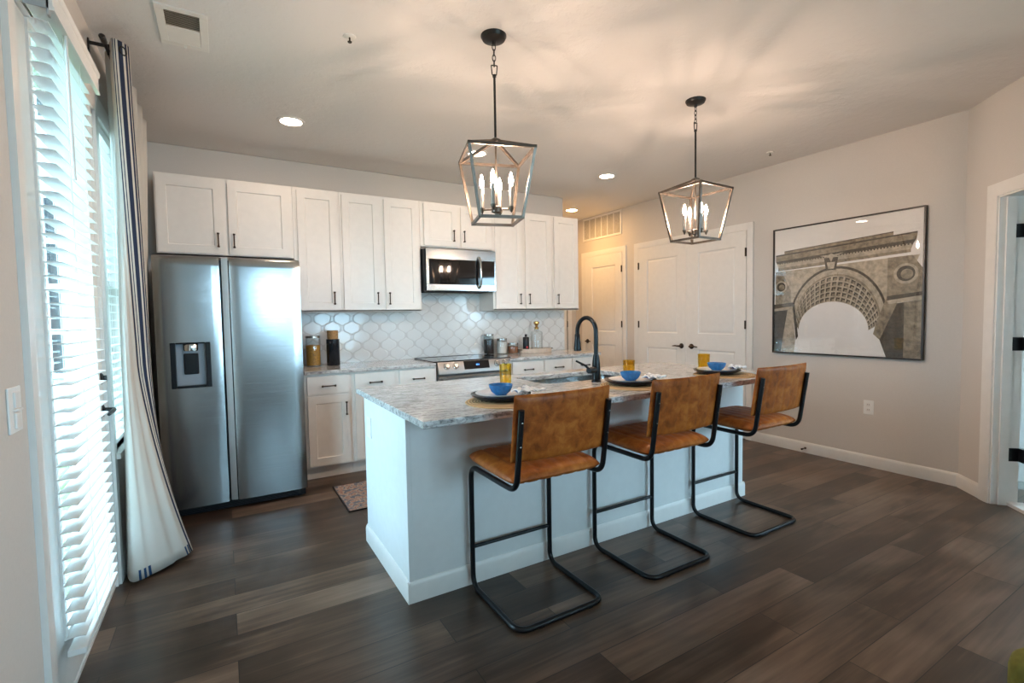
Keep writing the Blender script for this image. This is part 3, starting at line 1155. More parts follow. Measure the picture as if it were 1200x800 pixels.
# overlapping corner boards
MB().box(-hx_ - 0.004, -hy_ - 0.004, 0, -hx_ + 0.02, -hy_ + 0.02, 0.8815).build('corner_board', M['island'], isl, bevel=0.002, seg=1)
mb = MB()
baseboard(mb, (-hx_ - 0.012, -hy_), (hx_ + 0.012, -hy_), (0, -1))
baseboard(mb, (-hx_, hy_), (-hx_, -hy_ - 0.012), (-1, 0))
baseboard(mb, (hx_, -hy_ - 0.012), (hx_, hy_), (1, 0))
mb.build('baseboard', M['trim'], isl)
# kitchen side doors (a step to the side would show them)
for k in range(4):
    a = -hx_ + 0.06 + k * 0.60
    mb = MB()
    MB_ = mb.panel_slab(-0.28, 0.13, 0.28, 0.86, -0.019, 0, [(-0.22, 0.19, 0.22, 0.80)], [(0, 0), (0.004, 0.0085)])
    d = mb.build('door', M['cab'], isl, (a + 0.29, hy_ - 0.01, 0), (0, 0, PI), weld=True)
    pull(d, (0.24, -0.019, 0.70))

# countertop with sink cutout
TX0, TX1, TY0, TY1 = 0.668, 3.245, 1.828, 2.962
SX0, SX1, SYa, SYb = 1.672, 2.436, 2.412, 2.812


def rrect(x0, y0, x1, y1, r, n=6):
    P = []
    for cx, cy, a0 in ((x1 - r, y1 - r, 0), (x0 + r, y1 - r, PI / 2), (x0 + r, y0 + r, PI), (x1 - r, y0 + r, 3 * PI / 2)):
        for k in range(n + 1):
            a = a0 + PI / 2 * k / n
            P.append((cx + r * math.cos(a), cy + r * math.sin(a)))
    return P


inn = rrect(SX0, SYa, SX1, SYb, 0.07)
outr = []
cx0, cy0 = (SX0 + SX1) / 2, (SYa + SYb) / 2
oc = [(TX1, TY1), (TX0, TY1), (TX0, TY0), (TX1, TY0)]
mb = MB()
n = len(inn)
q = n // 4
top, bot = 0.914, 0.882
V = [(x, y, top) for x, y in inn] + [(x, y, bot) for x, y in inn] + [(x, y, top) for x, y in oc] + [(x, y, bot) for x, y in oc]
F = [(i, i + n, (i + 1) % n + n, (i + 1) % n) for i in range(n)]
for c in range(4):
    seg = [c * q + k for k in range(q)]
    o1 = 2 * n + c
    for i in range(q - 1):
        F.append((seg[i], seg[i + 1], o1))
        F.append((seg[i + 1] + n, seg[i] + n, o1 + 4))
    nx_ = (c + 1) % 4
    F.append((seg[-1], (nx_ * q), 2 * n + nx_, o1))
    F.append((seg[-1] + n, o1 + 4, 2 * n + nx_ + 4, nx_ * q + n))
    F.append((o1, 2 * n + nx_, 2 * n + nx_ + 4, o1 + 4))
mb.add(V, F)
tag(mb.build('island_countertop', M['granite'], bevel=0.004), 'long grey granite top on the kitchen island', 'countertop')
# undermount sink
sk = thing('sink', 'stainless undermount sink set in the island top', 'sink', (cx0, cy0, 0.68))
mb = MB()
rings = [(rrect(SX0 - 0.02, SYa - 0.02, SX1 + 0.02, SYb + 0.02, 0.08), 0.881), (rrect(SX0 + 0.004, SYa + 0.004, SX1 - 0.004, SYb - 0.004, 0.07), 0.880),
         (rrect(SX0 + 0.008, SYa + 0.008, SX1 - 0.008, SYb - 0.008, 0.07), 0.72), (rrect(SX0 + 0.03, SYa + 0.03, SX1 - 0.03, SYb - 0.03, 0.07), 0.69), (rrect(cx0 - 0.03, cy0 - 0.03, cx0 + 0.03, cy0 + 0.03, 0.028), 0.684)]
V = [(x - cx0, y - cy0, z - 0.68) for P, z in rings for x, y in P]
F = []
for j in range(len(rings) - 1):
    for i in range(n):
        F.append((j * n + i, j * n + (i + 1) % n, (j + 1) * n + (i + 1) % n, (j + 1) * n + i))
F.append(tuple((len(rings) - 1) * n + i for i in range(n)))
mb.add(V, F)
so = mb.build('basin', M['steel'], sk, sharp=60)
MB().lathe([(0, 0.002), (0.012, 0.003), (0.038, 0.006), (0.042, 0.004)], (0, 0, 0.004), 20).build('drain', M['chrome'], sk)

# faucet
fx, fy = 1.985, 2.325
fa = thing('kitchen_faucet', 'matte black gooseneck faucet standing beside the sink', 'faucet', (fx, fy, 0.914))
MB().lathe([(0, 0), (0.031, 0), (0.031, 0.006), (0.026, 0.012), (0.026, 0.03), (0.025, 0.11), (0.020, 0.15), (0.0165, 0.165), (0.0165, 0.17), (0, 0.17)], n=24).build('base', M['matte_black'], fa)
sd = Vector((-0.15, 1.0, 0)).normalized()
pts = [Vector((0, 0, 0.16)), Vector((0, 0, 0.31))]
Rg = 0.078
for k in range(1, 14):
    a = PI * k / 13
    pts.append(sd * (Rg - Rg * math.cos(a)) + Vector((0, 0, 0.31 + Rg * 1.12 * math.sin(a))))
e = sd * (2 * Rg)
pts.append(e + Vector((0, 0, 0.29)))
MB().tube(pts, 0.0135, 14).build('gooseneck', M['matte_black'], fa)
mb = MB()
c = e
mb.lathe([(0.0135, 0.295), (0.017, 0.29), (0.019, 0.25), (0.024, 0.20), (0.024, 0.186), (0.020, 0.184), (0, 0.184)][::-1], (c.x, c.y, 0), 20)
mb.build('spray_head', M['matte_black'], fa)
mb = MB()
mb.tube([(0, 0, 0.075), (-0.05, -0.012, 0.075), (-0.075, -0.018, 0.075)], [0.021, 0.020, 0.018], 16)
mb.tube([(-0.066, -0.016, 0.08), (-0.085, 0.0, 0.105), (-0.135, 0.03, 0.135)], [0.008, 0.0075, 0.006], 10)
mb.build('lever', M['matte_black'], fa)

# outlet on the island end
ot = thing('wall_outlet', 'white blank outlet plate on the island end panel', 'outlet', (IX0, 2.80, 0.705), -PI / 2)
MB().box(-0.040, -0.006, -0.060, 0.040, 0, 0.060).build('plate', M['vinyl'], ot, bevel=0.003)
for zz in (-0.028, 0.028):
    MB().lathe([(0, 0.0015), (0.015, 0.0015), (0.016, 0)], n=20, sy=1.15, M4=Matrix.Translation((0, -0.006, zz)) @ Matrix.Rotation(PI / 2, 4, 'X')).build('socket', M['trim'], ot)

# ------------------------------------------------------------------ bar stools
def cushion(mb, w_, d_, t, nx, ny, grooves, pinch=4.0, rear=1.0):
    def edge(a):
        return max(0.0, 1 - abs(a) ** pinch) ** 0.5
    V, F = [], []
    for side in (1, -1):
        for j in range(ny + 1):
            for i in range(nx + 1):
                u = i / nx * 2 - 1
                v = j / ny * 2 - 1
                u = math.copysign(1 - (1 - abs(u)) ** 1.35, u)
                v = math.copysign(1 - (1 - abs(v)) ** 1.35, v)
                h = edge(u) * edge(v)
                g = 0
                for gx in grooves:
                    dd = abs(u - gx) * w_ / 2
                    g = max(g, math.exp(-(dd / 0.006) ** 2))
                z = t / 2 * h * (1 if side > 0 else 0.75)
                z -= 0.006 * g * (1 if h > 0.3 else h) * (1 if side > 0 else rear)
                if side > 0:
                    z += 0.004 * (1 - u * u) * (1 - v * v)
                V.append((u * w_ / 2, v * d_ / 2, side * z))
    n = (nx + 1) * (ny + 1)
    for side in (0, 1):
        for j in range(ny):
            for i in range(nx):
                a = side * n + j * (nx + 1) + i
                q_ = (a, a + 1, a + nx + 2, a + nx + 1)
                F.append(q_ if side == 0 else tuple(reversed(q_)))
    k = mb.add(V, F)
    return k


def make_stool(loc, label):
    st = thing('bar_stool', label, 'bar stool', loc, group='cognac leather bar stools')
    W = 0.229    # half distance between tube centres
    r = 0.0125
    zs_ = 0.607  # seat rail centre height
    yF, yR = 0.215, -0.215
    # one continuous tube: left back post > seat rail > front leg > floor > rear bar > mirrored
    half = [(-W, -0.262, 0.952), (-W, -0.212, zs_), (-W, yF, zs_), (-W, yF, r), (-W, yR, r)]
    full = half + [(W, y, z) for x, y, z in reversed(half)]
    P = fillet(full, 0.062, 8)
    MB().tube(P, r, 12).build('frame', M['black'], st)
    MB().tube([(-W, yF, 0.205), (W, yF, 0.205)], 0.0095, 10).build('footrest', M['black'], st)
    # seat cushion
    mb = MB()
    cushion(mb, 0.488, 0.435, 0.074, 48, 30, [-0.68, -0.40, -0.13, 0.13, 0.40, 0.68], pinch=7.0)
    for i in range(len(mb.v)):
        x, y, z = mb.v[i]
        u, v = x / 0.244, y / 0.2175
        s_ = 1 - 0.04 * (abs(u) ** 5) * (abs(v) ** 5)      # rounded plan corners
        mb.v[i] = (x * s_, y * s_ + 0.016, z + 0.6475 + 0.006 * v)
    mb.build('seat', M['leather'], st, sharp=80)
    # backrest: gently curved padded panel held in front of the posts
    mb = MB()
    cushion(mb, 0.502, 0.288, 0.040, 60, 20, [-0.62, -0.31, 0.0, 0.31, 0.62], pinch=9.0, rear=0.4)
    lean = math.atan2(0.05, 0.952 - zs_)
    for i in range(len(mb.v)):
        x, y, z = mb.v[i]          # y -> up the back, z -> towards the front
        u = x / 0.251
        bow = 0.016 * (u * u) - 0.016
        fy_ = z + bow + r + 0.0145
        zc_ = 0.865
        yc_ = -0.212 - 0.05 * (zc_ - zs_) / (0.952 - zs_)
        mb.v[i] = (x, yc_ + fy_ * math.cos(lean) - y * math.sin(lean), zc_ + y * math.cos(lean) + fy_ * math.sin(lean))
    mb.build('backrest', M['leather'], st, sharp=80)
    # screws holding back to posts
    for sx_ in (-1, 1):
        for zz in (0.80, 0.90):
            yy = -0.212 - 0.05 * (zz - zs_) / (0.952 - zs_) - 0.0125
            MB().lathe([(0, 0.002), (0.003, 0.0015), (0.004, -0.001)], n=10, M4=Matrix.Translation((sx_ * W, yy, zz)) @ Matrix.Rotation(PI / 2, 4, 'X')).build('screw', M['lid'], st)
    for sx_ in (-0.12, 0.15):
        MB().box(sx_ - 0.012, yR - 0.008, 0, sx_ + 0.012, yR + 0.008, 0.004).build('floor_glide', M['dark_plastic'], st)
    return st


s1 = make_stool((1.236, 1.893, 0), 'cognac leather cantilever stool nearest the left end of the island')
dup(s1, (2.006, 1.890, 0), label='middle cognac leather cantilever stool of the three at the island')
dup(s1, (2.862, 1.903, 0), label='cognac leather cantilever stool nearest the picture wall')

# ------------------------------------------------------------------ place settings
def place_setting(mx_, my_, bx, by, words):
    z = 0.9142
    mt = MB().lathe([(0, 0.006), (0.190, 0.006), (0.196, 0.003), (0.194, 0), (0, 0)][::-1], n=48).build('placemat', M['weave'], None, (mx_, my_, z))
    tag(mt, 'round woven placemat on the island %s' % words, 'placemat', 'woven placemats')
    z += 0.0062
    p = MB().lathe([(0, 0), (0.105, 0), (0.146, 0.022), (0.150, 0.029), (0.145, 0.0295), (0.103, 0.008), (0, 0.008)], n=40).build('dinner_plate', M['navy'], None, (bx, by, z))
    tag(p, 'dark navy dinner plate on the woven placemat %s' % words, 'plate', 'navy dinner plates')
    z += 0.0155
    s_ = MB().lathe([(0, 0), (0.075, 0), (0.123, 0.014), (0.127, 0.018), (0.122, 0.0185), (0.075, 0.006), (0, 0.006)], n=40).build('salad_plate', M['plate'], None, (bx, by, z))
    tag(s_, 'pale salad plate stacked on the navy plate %s' % words, 'plate', 'pale salad plates')
    bz = z + 0.0065
    b = MB().lathe([(0, 0), (0.029, 0), (0.031, 0.003), (0.048, 0.017), (0.057, 0.036), (0.060, 0.050), (0.0575, 0.0505), (0.053, 0.036), (0.044, 0.019), (0.026, 0.007), (0, 0.006)], n=36).build('bowl', M['blue'], None, (bx, by, bz))
    tag(b, 'small blue glazed bowl on the plates %s' % words, 'bowl', 'blue bowls')
    # napkin draped over the right edge of the plates
    mb = MB()
    nu, nv = 18, 10
    V, F = [], []
    for j in range(nv + 1):
        for i in range(nu + 1):
            a = i / nu
            c_ = j / nv - 0.5
            wd_ = 0.062 + 0.045 * a
            lx, ly = 0.030 + 0.170 * a, -0.098 + 0.075 * a
            x = lx - 0.404 * wd_ * c_
            y = ly + 0.915 * wd_ * c_
            zz = z + 0.0310 + 0.005 * math.sin(9 * c_ + 5 * a) + 0.004 * math.sin(19 * a)
            rr_ = math.hypot(x, y)
            if rr_ > 0.150:
                zz -= min(0.010, (rr_ - 0.150) * 0.25)
            V.append((x, y, zz - z))
    for j in range(nv):
        for i in range(nu):
            a = j * (nu + 1) + i
            F.append((a, a + 1, a + nu + 2, a + nu + 1))
    mb.add(V, F)
    o = mb.build('napkin', M['napkin'], None, (bx, by, z))
    so_ = o.modifiers.new('solid', 'SOLIDIFY')
    so_.thickness = 0.006
    so_.offset = 0
    tag(o, 'folded white napkin with navy print on the plate %s' % words, 'napkin', 'printed napkins')


place_setting(1.165, 2.035, 1.168, 2.085, 'nearest the left end')
place_setting(2.035, 2.050, 2.040, 2.085, 'in the middle beside the faucet')
place_setting(2.870, 2.060, 2.850, 2.105, 'nearest the closet doors')


def tumbler(x, y, h, r, words):
    mb = MB()
    n_ = 48
    V, F = [], []
    prof = [(0.80, 0.0), (0.86, 0.004), (0.90, 0.012), (0.96, 0.5 * h), (1.0, h), (0.94, h), (0.90, 0.5 * h), (0.82, 0.016), (0.0, 0.014)]
    for rr_, z_ in prof:
        for k in range(n_):
            a = 2 * PI * k / n_
            rib = 1 + 0.02 * math.cos(16 * a)
            V.append((r * rr_ * rib * math.cos(a), r * rr_ * rib * math.sin(a), z_))
    for j in range(len(prof) - 1):
        for k in range(n_):
            l = (k + 1) % n_
            F.append((j * n_ + k, j * n_ + l, (j + 1) * n_ + l, (j + 1) * n_ + k))
    F.append(tuple(reversed(range(n_))))
    mb.add(V, F)
    o = mb.build('tumbler', M['amber'], None, (x, y, 0.9142), sharp=60)
    tag(o, 'ribbed amber glass tumbler behind the blue bowl %s' % words, 'glass', 'amber tumblers')


tumbler(1.446, 2.520, 0.128, 0.036, 'nearest the left end')
tumbler(2.295, 2.360, 0.112, 0.038, 'in the middle')
tumbler(3.060, 2.370, 0.112, 0.042, 'nearest the closet doors')

# ------------------------------------------------------------------ back counter objects
ZC = 0.9142


def canister(x, y, r, h, fill, fh, label, lid_h=0.02):
    c = thing('glass_canister', label, 'canister', (x, y, ZC), group='lidded glass canisters')
    MB().lathe([(0, 0.0), (r * 0.96, 0.0), (r, 0.005), (r, h - lid_h - 0.01), (r * 0.93, h - lid_h)], n=32).build('glass_body', M['jar_glass'], c)
    MB().lathe([(0, 0.009), (r * 0.93, 0.009), (r * 0.93, fh), (r * 0.6, fh + 0.006), (0, fh + 0.002)], n=32).build('contents', fill, c)
    MB().lathe([(0, h - lid_h), (r * 0.98, h - lid_h), (r * 0.98, h - 0.002), (r * 0.94, h), (0, h)], n=32).build('lid', M['lid'], c)
    return c


canister(0.686, 4.655, 0.064, 0.272, M['pasta'], 0.185, 'tall glass canister of golden pasta beside the refrigerator')
canister(2.522, 4.755, 0.058, 0.228, M['coffee'], 0.165, 'glass canister of dark coffee beans next to the range')
canister(2.672, 4.725, 0.059, 0.175, M['sugar'], 0.135, 'glass canister of white sugar between coffee and nuts')
canister(2.800, 4.700, 0.060, 0.122, M['nuts'], 0.078, 'lowest glass canister filled with brown nuts')
bc = thing('utensil_crock', 'glossy black cylinder crock with a cork stopper beside the pasta canister', 'crock', (0.852, 4.625, ZC))
MB().lathe([(0, 0), (0.054, 0), (0.057, 0.004), (0.057, 0.236), (0.054, 0.238), (0.050, 0.238), (0.050, 0.20), (0, 0.20)], n=32).build('crock_body', plain('gloss_black_ceramic', (0.006, 0.011, 0.018), 0.12), bc)
MB().lathe([(0, 0.205), (0.046, 0.205), (0.048, 0.312), (0.044, 0.316), (0, 0.316)], n=28).build('cork_stopper', M['cork'], bc)
MB().lathe([(0, 0.001), (0.009, 0.001), (0.010, 0)], n=12, M4=Matrix.Translation((-0.0345, -0.0455, 0.208)) @ Matrix.Rotation(math.radians(-37), 4, 'Z') @ Matrix.Rotation(PI / 2, 4, 'X')).build('finger_hole', M['lid'], bc)

ty = 4.660
tr = thing('serving_tray', 'oval whitewashed wooden tray on the right countertop', 'tray', (3.078, ty, ZC))
mb = MB().lathe([(0, 0), (0.198, 0), (0.204, 0.004), (0.207, 0.046), (0.203, 0.049), (0.197, 0.046), (0.192, 0.012), (0, 0.010)], n=48, sy=0.62)
mb.build('tray_body', M['traywood'], tr)
for sgn in (-1, 1):
    pts = [(sgn * 0.203, -0.035, 0.038), (sgn * 0.220, -0.03, 0.042), (sgn * 0.222, 0.03, 0.042), (sgn * 0.203, 0.035, 0.038)]
    MB().tube(fillet(pts, 0.012, 4), 0.005, 8).build('handle', M['bronze'], tr)
zt_ = ZC + 0.0125
bt = thing('soap_bottle', 'small dark bottle with a red seal on the tray', 'bottle', (2.962, ty + 0.02, zt_))
MB().lathe([(0, 0), (0.033, 0), (0.036, 0.004), (0.036, 0.162), (0.032, 0.168), (0.013, 0.171), (0.013, 0.172), (0, 0.172)], n=28).build('bottle_body', M['dark_plastic'], bt)
MB().lathe([(0, 0.172), (0.014, 0.172), (0.014, 0.196), (0.012, 0.200), (0, 0.200)], n=20).build('cap', M['dark_plastic'], bt)
a_ = math.radians(-102)
MB().lathe([(0, 0.001), (0.012, 0.001), (0.013, 0)], n=16, M4=Matrix.Translation((0.0362 * math.cos(a_), 0.0362 * math.sin(a_), 0.052)) @ Matrix.Rotation(a_ + PI / 2, 4, 'Z') @ Matrix.Rotation(PI / 2, 4, 'X')).build('seal', M['red'], bt)
dc = thing('glass_decanter', 'clear glass decanter with gold stopper on the tray', 'decanter', (3.098, ty + 0.005, zt_))
mb = MB()
n_ = 40
prof = [(0.066, 0.0), (0.070, 0.004), (0.070, 0.210), (0.064, 0.226), (0.034, 0.236), (0.026, 0.242), (0.026, 0.262), (0.034, 0.266)]
mb.lathe([(0, 0.0)] + prof, n=n_)
mb.build('bottle_body', M['jar_glass'], dc)
MB().lathe([(0, 0.250), (0.022, 0.250), (0.023, 0.270), (0.030, 0.274), (0.014, 0.284), (0.016, 0.296), (0.034, 0.322), (0.032, 0.338), (0.014, 0.346), (0, 0.346)], n=20).build('stopper', M['brass'], dc)

# ------------------------------------------------------------------ pendants
def make_pendant(loc, rz, label):
    p = thing('pendant_lantern', label, 'pendant light', loc, rz, 'lantern pendants')
    dz = -loc[2]
    MB().lathe([(0, 0), (0.066, 0), (0.066, -0.006), (0.058, -0.020), (0.03, -0.028), (0.012, -0.030), (0.010, -0.045), (0, -0.045)][::-1], n=32).build('canopy', M['blackmetal'], p)
    # chain
    mb = MB()
    zc = -0.045
    for k in range(4):
        pts = []
        for q_ in range(16):
            a = 2 * PI * q_ / 16
            u_, v_ = 0.0085 * math.cos(a), 0.017 * math.sin(a)
            pts.append((u_, 0, zc - 0.012 + v_) if k % 2 == 0 else (0, u_, zc - 0.012 + v_))
        mb.tube(pts, 0.0024, 6, closed=True)
        zc -= 0.027
    mb.build('chain', M['blackmetal'], p)
    # trapezoid loop
    zl = -0.148
    mb = MB()
    mb.tube(fillet([(-0.016, 0, zl), (0.016, 0, zl), (0.011, 0, zl - 0.048), (-0.011, 0, zl - 0.048)], 0.004, 3, True), 0.003, 8, closed=True)
    mb.lathe([(0, zl - 0.047), (0.010, zl - 0.047), (0.010, zl - 0.058), (0, zl - 0.060)][::-1], n=12)
    mb.build('loop', M['blackmetal'], p)
    za = 2.236 + dz
    MB().tube([(0, 0, zl - 0.058), (0, 0, za - 0.02)], 0.0062, 10).build('rod', M['blackmetal'], p)
    # cage
    zt2, zb2 = 2.162 + dz, 1.826 + dz
    a, b = 0.165, 0.110
    top = [Vector((sx_ * a, sy_ * a, zt2)) for sx_, sy_ in ((-1, -1), (1, -1), (1, 1), (-1, 1))]
    bot = [Vector((sx_ * b, sy_ * b, zb2)) for sx_, sy_ in ((-1, -1), (1, -1), (1, 1), (-1, 1))]
    apex = Vector((0, 0, za))
    mb = MB()
    rb = 0.0096
    for k in range(4):
        mb.tube([top[k], top[(k + 1) % 4]], rb, 4, square=True)
        mb.tube([bot[k], bot[(k + 1) % 4]], rb, 4, square=True)
        mb.tube([top[k], bot[k]], rb, 4, square=True)
        mb.tube([top[k], apex], rb, 4, square=True)
        for c_ in (top[k], bot[k]):
            mb.box(c_.x - rb * .75, c_.y - rb * .75, c_.z - rb * .75, c_.x + rb * .75, c_.y + rb * .75, c_.z + rb * .75)
    mb.lathe([(0, za - 0.012), (0.028, za - 0.010), (0.028, za + 0.002), (0.012, za + 0.012), (0, za + 0.014)], n=20)
    mb.build('cage', M['lantern'], p)
    # stem and candle cluster
    zh = 1.885 + dz
    mb = MB()
    mb.tube([(0, 0, za - 0.01), (0, 0, zh)], 0.005, 10)
    mb.lathe([(0, -0.038), (0.010, -0.034), (0.010, -0.022), (0.026, -0.016), (0.026, 0.010), (0.012, 0.018), (0, 0.018)], (0, 0, zh), 20)
    mb.build('stem', M['lantern'], p)
    for k in range(4):
        t = PI / 4 + k * PI / 2 + 0.35
        cx, cy = 0.078 * math.cos(t), 0.078 * math.sin(t)
        mb = MB()
        mb.tube([(0.02 * math.cos(t), 0.02 * math.sin(t), zh), (cx, cy, zh)], 0.0042, 8)
        mb.lathe([(0, -0.022), (0.004, -0.018), (0.010, -0.004), (0.014, 0.006), (0.014, 0.010), (0, 0.010)], (cx, cy, zh), 14)
        mb.build('arm', M['lantern'], p)
        MB().lathe([(0, 0.010), (0.0105, 0.010), (0.0105, 0.112), (0, 0.112)], (cx, cy, zh), 14).build('candle_sleeve', M['sleeve'], p)
        MB().lathe([(0, 0.112), (0.005, 0.113), (0.008, 0.122), (0.0112, 0.136), (0.0108, 0.148), (0.0070, 0.166), (0.0025, 0.180), (0, 0.184)], (cx, cy, zh), 12).build('bulb', M['bulb'], p)
    return p


pa = make_pendant((1.250, 2.240, H), math.radians(-17), 'black open-cage lantern pendant nearest the refrigerator, four lit candle bulbs')
dup(pa, (2.800, 2.240, H), math.radians(1.5), 'black open-cage lantern pendant nearest the framed picture, four lit candle bulbs')

# ------------------------------------------------------------------ ceiling fixtures
def downlight(x, y, label, m, r=0.072):
    t = thing('recessed_downlight', label, 'ceiling light', (x, y, H), group='recessed downlights')
    MB().lathe([(r * 1.32, 0.0), (r * 1.30, -0.004), (r * 1.05, -0.008), (r, -0.006), (r * 0.98, -0.002)], n=36).build('trim_ring', M['trim'], t)
    MB().lathe([(0, -0.0035), (r, -0.0035)][::-1], n=36).build('lens', m, t)


downlight(0.481, 3.886, 'lit recessed downlight near the refrigerator', M['can'])
downlight(1.973, 3.873, 'lit recessed downlight seen through the left lantern', M['can'])
downlight(3.464, 3.868, 'lit recessed downlight between the two lanterns', M['can'])
downlight(4.133, 5.318, 'lit recessed downlight in the hall by the wall cabinets', M['can_hall'])


def sprinkler(x, y, label):
    t = thing('ceiling_sprinkler', label, 'sprinkler', (x, y, H), group='ceiling sprinklers')
    MB().lathe([(0, -0.006), (0.014, -0.007), (0.030, -0.004), (0.032, 0)], n=28).build('escutcheon', M['trim'], t)
    MB().lathe([(0, -0.030), (0.010, -0.030), (0.011, -0.026), (0.004, -0.022), (0.004, -0.006)], n=14).build('sprinkler_head', M['bronze'], t)


sprinkler(0.612, 2.600, 'small white sprinkler head beside the ceiling vent')
sprinkler(4.286, 2.625, 'tiny sprinkler head near the closet wall')
# ceiling supply vent
cv = thing('ceiling_vent', 'white rectangular air vent in the ceiling by the curtain', 'vent', (-0.109, 2.922, H))
hw, hl = 0.104, 0.182
mb = MB()
for a, b, c_, d_ in ((-hw, -hl, hw, -hl + 0.035), (-hw, hl - 0.035, hw, hl), (-hw, -hl + 0.035, -hw + 0.035, hl - 0.035), (hw - 0.035, -hl + 0.035, hw, hl - 0.035), (-hw + 0.035, -0.008, hw - 0.035, 0.008)):
    mb.box(a, b, -0.008, c_, d_, 0)
mb.build('vent_frame', M['trim'], cv, bevel=0.002, seg=1)
MB().box(-hw + 0.035, -hl + 0.035, -0.0015, hw - 0.035, hl - 0.035, -0.0005).build('vent_opening', M['vent_back'], cv)
mb = MB()
for k in range(9):
    y = -hl + 0.043 + k * 0.0145
    mb.add([(-hw + 0.035, y, -0.007), (hw - 0.035, y, -0.007), (hw - 0.035, y + 0.007, -0.002), (-hw + 0.035, y + 0.007, -0.002)], [(0, 1, 2, 3)])
for k in range(9):
    y = 0.012 + k * 0.0145
    mb.add([(-hw + 0.035, y, -0.002), (hw - 0.035, y, -0.002), (hw - 0.035, y + 0.014, -0.0075), (-hw + 0.035, y + 0.014, -0.0075)], [(0, 1, 2, 3)])
mb.build('louvers', M['trim'], cv)
MB().box(-0.004, hl - 0.02, -0.02, 0.004, hl - 0.012, -0.006).build('damper_lever', M['trim'], cv)

# return air grille on the right wall
rv = thing('return_air_grille', 'white slatted return air grille high above the hall door', 'vent', (XR, 5.348, 2.589), -PI / 2)
hw, hh = 0.408, 0.166
mb = MB()
fr = 0.026
for a, b, c_, d_ in ((-hw, -hh, hw, -hh + fr), (-hw, hh - fr, hw, hh), (-hw, -hh + fr, -hw + fr, hh - fr), (hw - fr, -hh + fr, hw, hh - fr)):
    mb.box(a, -0.010, b, c_, 0, d_)
for k in range(1, 6):
    x = -hw + fr + (2 * hw - 2 * fr) * k / 6
    mb.box(x - 0.007, -0.010, -hh + fr, x + 0.007, -0.002, hh - fr)
mb.build('grille_frame', M['trim'], rv, bevel=0.0015, seg=1)
MB().box(-hw + fr, -0.0015, -hh + fr, hw - fr, -0.0005, hh - fr).build('grille_opening', M['vent_back'], rv)
mb = MB()
for k in range(28):
    z = -hh + fr + 0.001 + k * 0.0100
    mb.add([(-hw + fr, -0.006, z), (hw - fr, -0.006, z), (hw - fr, -0.002, z + 0.006), (-hw + fr, -0.002, z + 0.006)], [(0, 1, 2, 3)])
mb.build('louvers', M['trim'], rv)

# ------------------------------------------------------------------ interior doors on the right wall
MOLD = [(0.0, 0.0), (0.006, 0.008), (0.018, 0.010), (0.034, 0.004), (0.040, 0.003)]


def lever_set(parent, x, z, direction, yf):
    mb = MB()
    R4 = Matrix.Translation((x, yf, z)) @ Matrix.Rotation(PI / 2, 4, 'X')
    mb.lathe([(0, 0), (0.031, 0), (0.031, 0.006), (0.024, 0.011), (0.012, 0.013), (0.010, 0.045), (0, 0.047)], n=24, M4=R4)
    mb.tube([(x, yf - 0.042, z), (x + direction * 0.02, yf - 0.045, z), (x + direction * 0.06, yf - 0.044, z + 0.004), (x + direction * 0.105, yf - 0.040, z - 0.002)], [0.010, 0.0095, 0.008, 0.0065], 10)
    return mb.build('door_handle', M['bronze'], parent)


def hinge(parent, x, z, yf, h=0.088):
    mb = MB().box(x - 0.011, yf - 0.002, z - h / 2, x + 0.011, yf, z + h / 2).tube([(x, yf - 0.006, z - h / 2), (x, yf - 0.006, z + h / 2)], 0.006, 8)
    return mb.build('hinge', M['bronze'], parent)


def wall_door(name, y_hi, y_lo, z1, leaves, label):
    # in a frame whose x runs towards the camera (world -y) and whose front faces the room
    d = bpy.data.objects.new(name, None)
    COL.objects.link(d)
    d.location = (XR, y_hi, 0)
    d.rotation_euler = (0, 0, -PI / 2)
    struct(d, label)
    mb = MB()
    W_ = y_hi - y_lo
    casing(mb, (0, 0, 0), (1, 0, 0), (0, -1, 0), 0.0, W_, z1, wd=0.072, t=0.018)
    mb.build('door_casing', M['trim'], d)
    for lx0, lx1, p0, p1, hx_, hdir, hgx in leaves:
        mb = MB()
        mb.panel_slab(lx0, 0.008, lx1, z1 - 0.004, -0.014, 0.0, [(p0, 0.20, p1, 0.915), (p0, 1.098, p1, 2.022)], MOLD)
        s_ = mb.build('door_panel', M['trim'], d, weld=True, sharp=25)
        lever_set(s_, hx_, 0.949, hdir, -0.014)
        for zz in (0.28, 1.203, 1.955):
            hinge(s_, hgx, zz, -0.014)
    return d


DW = 4.630
wall_door('door_2', DW, 3.105, 2.180, [(0.004, DW - 3.868, DW - 4.475, DW - 3.995, DW - 3.929, -1, 0.008), (DW - 3.864, DW - 3.109, DW - 3.700, DW - 3.228, DW - 3.786, 1, DW - 3.105 - 0.008)], 'white two-panel double closet doors')
DS = 5.715
wall_door('door_3', DS, 4.925, 2.185, [(0.004, DS - 4.929, DS - 5.553, DS - 5.060, DS - 5.660, 1, DS - 4.930 - 0.006)], 'white two-panel hall door')

